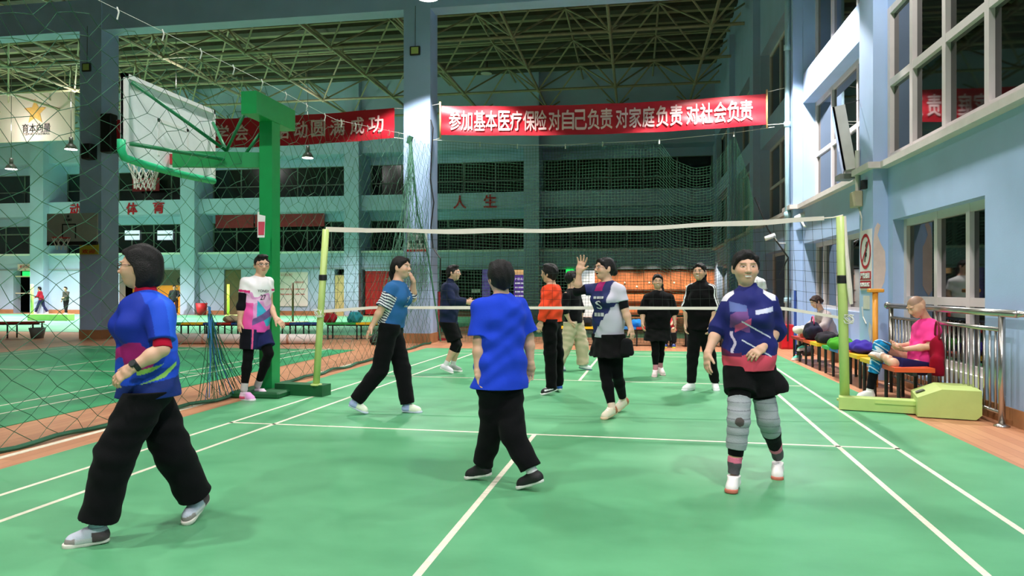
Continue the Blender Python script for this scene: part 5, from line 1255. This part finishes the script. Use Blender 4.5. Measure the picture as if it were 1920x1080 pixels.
# -- blue tee seen from behind
p = Person('person in a plain royal blue tee seen from behind, walking away', 4.9, dict(
    hd=(938, 521, 0), nk=(941, 556, 0), shL=(903, 573, -.05), shR=(973, 571, .08), elL=(897, 640, -.08), wrL=(896, 696, -.1), elR=(991, 630, .12), wrR=(995, 682, .1),
    hipL=(922, 722, -.04), hipR=(953, 720, .04), knL=(924, 800, .02), anL=(905, 870, .1), toL=(878, 887, .14), knR=(961, 813, -.08), anR=(1000, 889, -.16), toR=(966, 917, -.1)),
    H=1.53, h=NEAR, face=camdir(-.42, .9, 0), w=1.06, lw=1.05)
p.body(hands=dict(L=dict(dir=camdir(.25, 0, -.95), curl=.3, palm=camdir(.75, -.5, 0)), R=dict(dir=camdir(-.1, .15, -.95), curl=.35, palm=camdir(-.3, -.95, 0))), mouth='closed')
p.top('tee', hem=.02, sleeve=(.86, .86), ease=.026, base=(34, 66, 200), flare=.026, sw=1.2, fold=.005)
p.top('undershirt', torso=False, sleeve=(0, 0), base=(226, 226, 226), collar=.02) if False else None
p.bottoms('trousers', top=.05, rad=(.1, .088, .07), end=(1.98, 1.85), base=(12, 12, 14), fold=.006)
p.shoes(up=(30, 28, 30), sole=(226, 222, 216), sock=(216, 214, 214), sockh=.1, lace=(60, 60, 60)); p.hairdo('short', .012)

# -- orange jacket
p = Person('person in an orange red jacket and black trousers standing with the back half turned', 9.1, dict(
    hd=(1030, 513, 0), nk=(1034, 533, 0), shL=(1025, 542, -.1), shR=(1042, 541, .12), elL=(1021, 577, -.17), wrL=(1014, 605, -.17), elR=(1040, 573, .2), wrR=(1037, 602, .2),
    hipL=(1030, 606, -.08), hipR=(1037, 606, .08), knL=(1032, 662, -.08), anL=(1034, 726, -.08), toL=(1015, 741, -.1), knR=(1045, 661, .1), anR=(1047, 722, .18), toR=(1040, 730, .3)),
    H=1.63, h=MID, face=camdir(-.85, .5, 0), w=.98)
p.body(hands=dict(L=dict(curl=.5)), mouth='closed')
p.top('jacket', hem=-.02, sleeve=(1.92, 1.92), ease=.018, base=(232, 72, 40), fold=.006, sw=1.05)
p.bottoms('trousers', rad=(.1, .08, .066), end=(2., 2.), base=(8, 8, 9), fold=.005)
def sh(s, q, a, b, c, col):
    if q == 'R': col[b < .02] = C(40, 90, 170)
    col[(np.abs(a) > .025) & (np.abs(c-.045-.12*(b-.05)) < .006+.05*np.clip(b-.02, 0, .1)) & (b > 0.0) & (b < .11)] = C(235, 235, 235)
p.shoes(up=(24, 24, 26), sole=(232, 230, 226), paint=sh, sock=(40, 40, 44)); p.hairdo('short', .006)

# -- black top, beige trousers
p = Person('person in a black top and loose beige trousers, half hidden behind the raised arm', 11.7, dict(
    hd=(1071, 522, 0), nk=(1071, 542, 0), shR=(1061, 553, -.13), shL=(1082, 552, .12), elR=(1059, 581, -.18), wrR=(1068, 602, -.16), elL=(1089, 580, .15), wrL=(1090, 601, .12),
    hipR=(1070, 606, -.06), hipL=(1081, 606, .06), knR=(1063, 643, -.05), anR=(1046, 682, -.05), toR=(1060, 694, -.05), knL=(1091, 645, .04), anL=(1093, 684, .06), toL=(1110, 694, .04)), H=1.6, h=.0075, face=camdir(.75, .55, 0))
p.body(hands=dict(R=dict(curl=.4, dir=camdir(.4, 0, -.9)), L=dict(curl=.4)), mouth='closed')
p.top('sweater', hem=.0, sleeve=(1.3, 1.3), ease=.024, base=(14, 14, 17), mt=KNIT)
p.bottoms('trousers', rad=(.118, .108, .1), end=(1.96, 1.96), base=(196, 180, 150), fold=.007)
p.shoes(up=(214, 224, 222), sole=(90, 120, 130), sock=(220, 200, 180)); p.hairdo('short', .004)

# -- raised arm
p = Person('person with glasses in a navy and grey jersey raising an arm, facing left', 7.5, dict(
    hd=(1134, 504, 0), nk=(1139, 529, 0), shR=(1117, 539, .1), shL=(1161, 541, -.1), elR=(1083, 545, .08), wrR=(1086, 510, .04), elL=(1172, 581, -.14), wrL=(1182, 614, -.17),
    hipR=(1130, 628, .08), hipL=(1153, 628, -.06), knR=(1136, 705, .0), anR=(1147, 762, -.1), toR=(1126, 785, -.2), knL=(1157, 702, .05), anL=(1168, 748, .32), toL=(1158, 763, .27)),
    H=1.63, h=MID, face=camdir(-.94, -.34, .05), w=1.06)
p.body(hands=dict(R=dict(dir=camdir(.25, -.1, 1), curl=.2, spread=1.3, palm=camdir(-.5, -.85, 0), sc=1.2), L=dict(curl=.55)), mouth='open', gape=.004)
def pt(s, V, col):
    a, v, w = s.frame(V); n = .05*np.abs(((a*38) % 2)-1)
    col[(v < .24-a*2.3+n) & (a > -.25) & (v < .6)] = C(186, 184, 196)
    t, r = s.armt(V, 'L'); col[((a < -.1) & (v > .62)) & (v > .6)] = C(196, 192, 204)
    col[(v > .84) & (a > -.02) & (a < .09) & (w > .02)] = C(160, 30, 100); col[v < .05-a*.3] = C(186, 184, 196)
p.top('jersey', hem=.02, sleeve=(.62, .62), ease=.016, base=(38, 44, 92), paint=pt, mt=SATIN, bust=.085, sw=1.1)
p.print_('■■■■', -.01, .72, .12, .024, M_print); p.print_('S', .0, .58, .065, .085, M_print, 'chest_emblem'); p.print_('■■■', .02, .4, .12, .036, M_print)
p.top('arm_sleeve', torso=False, sleeve=(.95, 1.05), ease=.006, base=(16, 16, 19), sw=1.)
p.bottoms('tights', end=(1.9, 1.9), rad=(.092, .062, .042), base=(9, 9, 11), fold=.001)
p.bottoms('skirt', skirt=(.22, .052), base=(17, 16, 17), fold=.007)
def sh(s, q, a, b, c, col): col[(b < .0)] = C(180, 110, 80)
p.shoes(up=(236, 220, 196), sole=(226, 196, 160), paint=sh, sock=(226, 200, 180)); p.hairdo('bun'); p.glasses((90, 50, 50))
q = Vector(p.J['wrL']); c = D(1176, 652, 7.3)
f = Field(.006); c = V3(c); f.cone(c+rel(0, 0, .05), c-rel(0, 0, .045), .046, .056, .01, (camdir(1, 0), 1.25), [(c-rel(0, 0, .08), rel(0, 0, -1))]); f.fold(.003, [((p.R*60).tolist(), (p.F*20).tolist(), 1)]); V, Q = f.solve()
mesh_np('hip_pouch', V, Q, CLOTH, p.o, np.tile(C(20, 20, 22), (len(V), 1)))

# -- black sweater
p = Person('person in a black sweater, skirt and pale pink shoes standing at the far side', 11., dict(
    hd=(1233, 528, 0), nk=(1235, 547, 0), shR=(1214, 557, .02), shL=(1256, 557, -.02), elR=(1205, 584, .02), wrR=(1205, 606, -.05), elL=(1263, 585, .0), wrL=(1265, 604, -.06),
    hipR=(1224, 614, 0), hipL=(1243, 614, 0), knR=(1229, 652, -.05), anR=(1229, 689, -.06), toR=(1225, 704, -.24), knL=(1239, 652, .08), anL=(1238, 685, .1), toL=(1246, 701, -.05)), H=1.58, h=.007, face=camdir(-.12, -1, 0), w=1.08, lw=.98)
p.body(hands=dict(R=dict(curl=.5), L=dict(curl=.5)), mouth='smile', eyes='smile')
p.top('sweater', hem=.02, sleeve=(1.15, 1.15), ease=.028, base=(12, 12, 13), mt=KNIT, bust=.06, sw=1.15)
p.bottoms('tights', end=(1.85, 1.85), rad=(.09, .064, .048), base=(8, 8, 9), fold=.001); p.bottoms('skirt', skirt=(.2, .04), base=(22, 21, 22), fold=.006)
p.shoes(up=(238, 214, 214), sole=(236, 206, 204), sock=(206, 140, 150), sockh=.08); p.hairdo('pony', 0, [(-.02, -.09, 0), (-.07, -.08, -.05), (-.085, -.05, -.14)])

# -- striped tracksuit
p = Person('person in a black tracksuit with white sleeve stripes, smiling and looking left', 9.45, dict(
    hd=(1312, 510, 0), nk=(1316, 530, 0), shR=(1297, 539, .06), shL=(1333, 540, -.06), elR=(1288, 576, .06), wrR=(1286, 608, .02), elL=(1339, 576, -.08), wrL=(1333, 610, -.15),
    hipR=(1304, 616, .02), hipL=(1321, 616, -.02), knR=(1299, 666, .0), anR=(1296, 717, .0), toR=(1276, 731, -.1), knL=(1331, 667, .02), anL=(1341, 716, .05), toL=(1345, 730, -.14)), H=1.62, h=MID, face=camdir(-.55, -.83, .04), w=1.04)
p.body(hands=dict(R=dict(curl=.5), L=dict(curl=.5)), mouth='smile', eyes='smile')
def pt(s, V, col):
    for q in 'LR':
        a, b, c = s.arm(q); t, r = s.armt(V, q); ab = nrm(b-a); o = nrm(np.cross(ab, s.F)); rel_ = V-a; rel_ = rel_-(rel_@ab)[:, None]*ab
        ang = rel_@nrm(s.F-ab*(s.F@ab)); out = (rel_@s.R)*(1 if q == 'R' else -1)
        m_ = (r < .13) & (out > -.01) & (np.cos((ang-.02)*220) > .05) & (np.abs(ang-.02) < .038); col[m_] = C(235, 235, 235)
p.top('track_jacket', hem=.02, sleeve=(1.02, 1.02), ease=.024, base=(8, 8, 9), paint=pt, collar=.06, bust=.055, sw=1.12)
p.bottoms('trousers', rad=(.1, .078, .058), end=(2., 2.), base=(12, 12, 13), fold=.004)
p.shoes(up=(240, 240, 240), sole=(236, 238, 240), sock=(40, 40, 42)); p.hairdo('pony', 0, [(0, -.09, -.0), (-.02, -.14, -.03), (-.02, -.15, -.12)])

# -- front woman on the right
p = Person('person in a navy jersey with pink hem and grey knee supports walking forward', 4.95, dict(
    hd=(1398, 503, 0), nk=(1402, 543, 0), shR=(1371, 561, .03), shL=(1440, 562, -.02), elR=(1346, 618, .08), wrR=(1327, 662, -.02), elL=(1456, 620, .06), wrL=(1431, 649, -.13),
    hipR=(1387, 696, 0), hipL=(1424, 696, 0), knR=(1385, 788, -.14), anR=(1376, 882, -.14), toR=(1368, 914, -.32), knL=(1440, 787, -.02), anL=(1458, 853, .2), toL=(1457, 882, .04)),
    H=1.6, h=NEAR, face=camdir(-.12, -.99, -.02), w=1.08, lw=1.02, hs=1.06)
p.body(hands=dict(R=dict(dir=camdir(-.15, -.25, -.95), curl=.3, palm=camdir(.9, .3, 0)), L=dict(dir=camdir(-.8, -.3, -.55), curl=.45, palm=camdir(-.1, .6, -.8))), mouth='smile', eyes='smile')
def pt(s, V, col):
    a, v, w = s.frame(V); fr = w > 0
    n = .03*np.sin(a*26+v*9)
    col[fr & (v < .72+n*2) & (v > .52+n) & (a > -.02+v*.05) & (a < .13)] = C(112, 70, 128)
    col[fr & (v < .66-a*.8) & (v > .58-a*.9) & (a > .0) & (a < .1)] = C(206, 84, 130)
    col[fr & (v > .74) & (v < .80+a*.5) & (a < .13) & (a > .02)] = C(90, 104, 160)
    col[(v < .2+.55*np.abs(a+.02)*(a > -.02)*0+n*.4+.02) & (np.abs(a) < .4)] = C(222, 78, 100); col[(v < .27+n) & (v > .2) & (a > .06)] = C(96, 30, 70)
    for k, (a0, v0, sl) in enumerate(((.0, .56, .9), (.02, .36, .9))):
        col[fr & (np.abs(v-v0-(a-a0)*sl*1.2) < .009) & (a < .06) & (a > -.13)] = C(206, 206, 220)
    col[fr & (np.abs(a-.112-.01*np.sin(v*30)) < .009) & (v > .24) & (v < .5)] = C(206, 190, 214)
    col[fr & (v > .69-a*.3) & (v < .74-a*.35) & (a < -.03) & (a > -.15)] = C(196, 200, 220)
    d = (V-s.J['nk'])@s.U; col[(d > -.075) & (np.abs(np.abs(a)-.135) < .04) & (w < .06) & (w > -.02) & (v > .86)] = C(226, 222, 232)
p.top('jersey', hem=-.012, sleeve=(1.12, 1.08), ease=.018, base=(32, 36, 104), paint=pt, mt=SATIN, bust=.085, collar=.035, sw=1.12, fold=.0045, belly=.05)
p.bottoms('tights', end=(1.74, 1.7), rad=(.09, .064, .05), base=(11, 10, 12), fold=.001)
def ps(s, V, col):
    a, v, w = s.frame(V); col[((V-D(1466, 722, 4.9))**2).sum(1) < .0003] = C(225, 225, 225)
p.bottoms('skort', end=(.5, .44), rad=(.104, .106, .1), base=(13, 13, 14), fold=.004)
f = Field(.006); a = p.J['hipL']; b = V3(D(1458, 726, 4.9)); f.cone(a-p.R*.04+rel(0, 0, .02), b, .05, .075, .03, (p.F, .8), [(b+rel(0, 0, -.03), rel(0, 0, -1))]); f.fold(.004, [((p.R*50).tolist(), (p.F*20).tolist(), 1)]); V, Q = f.solve()
mesh_np('skort_flap', V, Q, CLOTH, p.o, np.tile(C(22, 21, 23), (len(V), 1)))
def kb(s, V, col, c):
    d = V-c; z = d[:, 2]; col[np.abs(np.sin(z*60+.6)) > .985] = C(124, 128, 132); col[((d@s.R)**2+z**2 < .0009) & (d@s.F > .02) & (np.linalg.norm(c-s.J['knR']) < .01)] = C(86, 78, 76); col[z > .155] = C(30, 30, 34) if False else C(150, 154, 158)
p.kneeband('R', .15, .19, .075, (158, 162, 166), kb); p.kneeband('L', .15, .13, .075, (158, 162, 166), kb)
for q, t in (('R', .72), ('L', .66)):
    p.band('sock', ('kn'+q, 'an'+q), t, 1.06, .05, .04, (88, 84, 88), lambda s, V, col, u: col.__setitem__(slice(None), np.where((u < .83)[:, None], C(226, 120, 146), C(88, 84, 88))))
p.shoes(up=(240, 232, 228), sole=(200, 110, 90), sock=None, lace=(250, 250, 250)); p.hairdo('pony', .002, [(0, -.09, -.02), (-.03, -.12, -.08), (-.055, -.1, -.15)])

# -- seated man in pink
p = Person('person with cropped hair in a bright pink tee sitting with a phone', 8.5, dict(
    hd=(1719, 575, 0), nk=(1740, 601, .02), shL=(1753, 616, -.15), shR=(1738, 613, .17), elL=(1742, 650, -.22), wrL=(1694, 655, -.14), elR=(1712, 648, .12), wrR=(1688, 648, .02),
    hipL=(1728, 682, -.1), hipR=(1728, 680, .1), knL=(1675, 681, -.2), anL=(1652, 665, .12), toL=(1620, 663, .02), knR=(1649, 648, .15), anR=(1631, 731, .22), toR=(1600, 742, .2)),
    H=1.68, h=MID, face=camdir(-.86, -.15, -.5), headup=camdir(-.5, 0, .86), w=1.18, hs=1.05)
p.body(hands=dict(L=dict(dir=camdir(-1, .1, .15), curl=.55, palm=camdir(0, .3, .9)), R=dict(dir=camdir(-1, -.1, .1), curl=.6, palm=camdir(0, -.4, .9))), mouth='closed', stubble=.55, eyes='smile')
p.top('tee', hem=.02, sleeve=(.82, .82), ease=.022, base=(242, 66, 146), belly=.06, sw=1.15)
p.bottoms('shorts', end=(.93, .7), rad=(.112, .1, .095), base=(36, 34, 84))
def kb(s, V, col, c):
    d = V-c; n = np.sin(V@rel(30, 20, 40)*2+2*np.sin(V@rel(20, -10, 30)*2)); col[n > .55] = C(220, 236, 244); col[n < -.6] = C(24, 110, 160)
p.kneeband('R', .1, .33, .07, (40, 150, 206), kb, 'leg_sleeve')
p.band('leg_sleeve', ('knR', 'anR'), .56, .97, .056, .042, (18, 18, 22)); p.band('knee_pad', ('knR', 'anR'), .13, .3, .074, .072, (24, 22, 26))
def sh(s, q, a, b, c, col): pass
p.shoes(up=(240, 236, 232), sole=(206, 168, 130), paint=sh, sock=(236, 232, 230), flat=None); p.hairdo('short', -.008) if False else None
c = D(1664, 646, 8.42); ph = MB(); ph.obox(c, Vector(camdir(.075, .02, -.03)), Vector(camdir(-.02, .07, .03)), Vector(camdir(0, 0, .008))); ph.build('phone', M_black, p.o)

# -- woman in grey seated further along
p = Person('person in a grey top bending over a pale bag on the right wall bench', 13.3, dict(
    hd=(1530, 566, 0), nk=(1540, 583, .02), shL=(1552, 592, -.12), shR=(1538, 590, .16), elL=(1545, 612, -.2), wrL=(1519, 620, -.14), elR=(1524, 608, .15), wrR=(1508, 617, .05),
    hipL=(1556, 630, -.08), hipR=(1556, 629, .1), knL=(1516, 622, -.15), anL=(1508, 648, -.12), toL=(1497, 655, -.16), knR=(1502, 626, .1), anR=(1498, 664, .1), toR=(1484, 672, .05)), H=1.6, h=.009, face=camdir(-.9, -.1, -.42), hair=(50, 32, 26))
p.body(hands=dict(L=dict(curl=.5), R=dict(curl=.5)), mouth='closed')
p.top('sweatshirt', hem=.02, sleeve=(1.85, 1.85), ease=.03, base=(158, 146, 144), sw=1.1)
p.bottoms('trousers', rad=(.1, .08, .066), end=(1.9, 1.9), base=(46, 42, 42))
def sh(s, q, a, b, c, col): col[c > .05] = C(90, 200, 170)
p.shoes(up=(226, 222, 206), sole=(236, 226, 220), paint=sh, sock=(60, 60, 60)); p.hairdo('bun')

# -- partly hidden people at the far end
p = Person('person in a white top behind the right front player, only a shoulder showing', 13., dict(
    hd=(1408, 502, 0), nk=(1412, 518, 0), shR=(1396, 527, .05), shL=(1429, 528, -.02), elR=(1394, 552, .05), wrR=(1398, 575, 0), elL=(1434, 550, 0), wrL=(1430, 575, -.05),
    hipR=(1404, 590, 0), hipL=(1420, 590, 0), knR=(1404, 632, 0), anR=(1404, 672, 0), toR=(1402, 679, -.15), knL=(1420, 632, 0), anL=(1420, 672, 0), toL=(1422, 679, -.15)), H=1.62, h=.01, face=camdir(-.6, -.8, 0))
p.body(); p.top('tee', sleeve=(.7, .7), ease=.02, base=(234, 232, 230)); p.bottoms('trousers', base=(14, 14, 17)); p.shoes(); p.hairdo('pony')
p = Person('person in red sitting on the far bench behind the woman in the black sweater', 16.7, dict(
    hd=(1247, 566, -.12), nk=(1251, 578, 0), shR=(1242, 585, .02), shL=(1262, 585, -.02), elR=(1243, 601, -.1), wrR=(1251, 608, -.3), elL=(1265, 601, -.1), wrL=(1258, 609, -.3),
    hipR=(1248, 620, 0), hipL=(1262, 620, 0), knR=(1247, 618, -.42), anR=(1248, 646, -.35), toR=(1246, 655, -.55), knL=(1263, 618, -.42), anL=(1263, 645, -.38), toL=(1264, 654, -.6)), H=1.6, h=.01, face=camdir(0, -.9, -.3))
p.body(); p.top('tee', sleeve=(.9, .9), ease=.02, base=(222, 60, 78)); p.bottoms('trousers', base=(24, 28, 32), end=(1.9, 1.9)); p.shoes(up=(40, 60, 120), sole=(226, 220, 60), sock=(30, 30, 30)); p.hairdo('short')
# -- people in the hall behind, far left
def small(label, base, px, hgt, face, top, bot, d, stride=.25, lean=0, kid=1.):
    c = G(px, base); c = c*(1); s = hgt/1.65; fd = camdir(*face); R_ = np.cross(fd, [0, 0, 1.]); J = {}
    def W(f, r, z): 
        q = V3(c)+fd*f*s+R_*r*s; q[2] = z*s; return q
    P_ = Person.__new__(Person); P_.S = s; P_.w = 1.; P_.lw = 1.; P_.h = .014; P_.hs = s
    P_.J = dict(hd=W(.05+lean, 0, 1.53), nk=W(.02+lean, 0, 1.37), shL=W(lean, -.17, 1.32), shR=W(lean, .17, 1.32), elL=W(.12, -.22, 1.08), wrL=W(.3, -.16, 1.0), elR=W(-.04, .23, 1.06), wrR=W(.06, .24, .84), hipL=W(0, -.09, .86), hipR=W(0, .09, .86),
        knL=W(stride*.55, -.1, .47), anL=W(stride, -.1, .09), toL=W(stride+.17, -.1, .03), knR=W(-stride*.2, .1, .46), anR=W(-stride, .1, .1), toR=W(-stride+.17, .1, .03))
    j = P_.J; P_.hip = (j['hipL']+j['hipR'])/2; P_.R = nrm(j['shR']-j['shL']); P_.U = nrm(j['nk']-P_.hip); P_.R = nrm(P_.R-P_.U*(P_.R@P_.U)); P_.F = np.cross(P_.U, P_.R); P_.HR = nrm(j['hipR']-j['hipL'])
    P_.hf = fd; P_.hr = nrm(np.cross(fd, [0, 0, 1.])); P_.hu = np.array([0, 0, 1.]); P_.skin = C(214, 168, 140); P_.hair = C(24, 20, 20); P_.o = thing('person', label, 'person', c); P_.L = np.linalg.norm(j['nk']-P_.hip)
    P_.body(hands=dict(L={}, R={})); P_.top('jacket', sleeve=(1.9, 1.9), ease=.02, base=top); P_.bottoms('trousers', base=bot); P_.shoes(); P_.hairdo('short')
small('person in a red and navy jacket lunging beside the far lime net post', 588, 78, 1.42, (-1, -.1), (176, 40, 60), (40, 46, 84), 37, .3, .08)
small('person in a dark grey jacket standing by the far white wall', 589.5, 124, 1.42, (-.3, -1), (74, 72, 66), (30, 28, 30), 38, .12)
small('person in dark clothes standing before the orange shop', 591, 327, 1.5, (.4, -1), (54, 56, 60), (70, 40, 34), 37, .08)

# ================================================================ bags and clothes on the benches
def bag(c, ax, r, rgb, label, nm='sports_bag', cat='bag', strap=None, fold=.014):
    f = Field(.011); o = thing(nm, label, cat, (c[0], c[1], c[2]-r[2])); A = (nrm(V3(ax)), nrm(np.cross([0, 0, 1.], V3(ax))), np.array([0, 0, 1.])); c = V3(c); m_ = min(r[1], r[2])
    f.ell(c-A[2]*r[2]*.2, A, (r[0], r[1], r[2]*1.1), .02); f.cone(c-A[0]*r[0]*.62-A[2]*r[2]*.2, c+A[0]*r[0]*.55, m_*.55, m_*.6, .03, (A[1], 1.25)); f.cone(c-A[0]*r[0]*.3+A[1]*r[1]*.3, c+A[0]*r[0]*.4+A[2]*r[2]*.55-A[1]*r[1]*.3, m_*.35, None, .03)
    f.fold(fold, [((A[0]*28+A[2]*20).tolist(), (A[1]*14).tolist(), .7), ((A[1]*44-A[2]*26).tolist(), (A[0]*16).tolist(), .5)]); f.cut(c-A[2]*r[2]*.95, -A[2])
    V, Q = f.solve(); mesh_np('body', V, Q, CLOTH, o, np.tile(C(*rgb), (len(V), 1)))
    if strap: MB().tube([Vector(c+A[0]*r[0]*.6*math.cos(t)+A[2]*(r[2]*.7+r[2]*.8*math.sin(t))) for t in [k*math.pi/10 for k in range(11)]], .012, 6).build('strap', mat('strap_%d' % strap[0], strap, .7), o, True)
    return o
c = PX(1757, 670, 3.36); bag((3.36, c.y, .58), (0, 1, 0), (.1, .07, .25), (150, 16, 44), 'dark red bag on the bench behind the man in pink', strap=(120, 14, 36))
def on(px, py, x): q = PX(px, py, x); return q
q = on(1622, 630, 3.1); bag((3.1, 10.7, .53), (0, 1, .05), (.34, .17, .085), (60, 44, 150), 'purple blue jacket heaped on the bench behind the right net post', 'jacket', 'clothes')
bag((3.0, 11.4, .52), (0, 1, 0), (.3, .18, .09), (70, 150, 40), 'green and black racket bag on the bench behind the right net post', strap=(24, 26, 24))
bag((3.08, 12.5, .54), (0, 1, 0), (.25, .17, .1), (44, 40, 46), 'dark jacket on the end of the bench beside the seated woman', 'jacket', 'clothes')
bag((3.05, 13.35, .6), (.1, 1, 0), (.28, .15, .16), (34, 34, 52), 'navy bag with a pink edge on the bench beside the seated woman', strap=(206, 60, 110))
q = D(1507, 618, 13.15); bag((q.x, q.y, q.z), (1, .2, .1), (.2, .12, .08), (214, 206, 190), 'pale bag held on the lap of the seated woman')
q = G(1519, 668); bag((q.x, q.y+.2, .1), (.5, 1, 0), (.22, .12, .09), (50, 48, 50), 'dark bag on the floor under the far right bench', strap=(30, 30, 30))
q = G(660, 637); bag((q.x, q.y+.2, .58), (1, 0, 0), (.2, .14, .16), (46, 140, 150), 'teal bag on the yellow and green bench left of the middle pillar', strap=(26, 30, 34))
q = G(613, 637); bag((q.x, q.y+.2, .56), (1, 0, 0), (.17, .14, .14), (150, 34, 44), 'red and black bag on the bench beside the left net post', strap=(26, 24, 26))
q = G(432, 637); bag((q.x, q.y+.2, .54), (1, 0, 0), (.34, .16, .1), (176, 160, 130), 'beige clothes heaped on the bench left of the player in pink', 'clothes_pile', 'clothes')
q = G(660, 645); bag((q.x+.75, q.y-.1, .14), (1, 0, 0), (.25, .18, .14), (56, 54, 54), 'dark bag on the floor under the yellow bench by the middle pillar', strap=(40, 40, 40))
q = PY(1099, 622, 17.1); bag((q.x, 17.1, .55), (1, 0, 0), (.16, .14, .12), (34, 34, 36), 'black bag on the far yellow bench behind the raised-arm woman')
q = PY(1325, 622, 17.1); bag((q.x-.05, 17.1, .53), (1, 0, 0), (.2, .14, .1), (196, 70, 84), 'pinkish red bag on the far bench behind the striped tracksuit')
q = PY(1193, 622, 17.1); bag((q.x, 17.1, .53), (1, 0, 0), (.13, .12, .1), (40, 130, 210), 'blue bag on the far bench left of the woman in the black sweater')
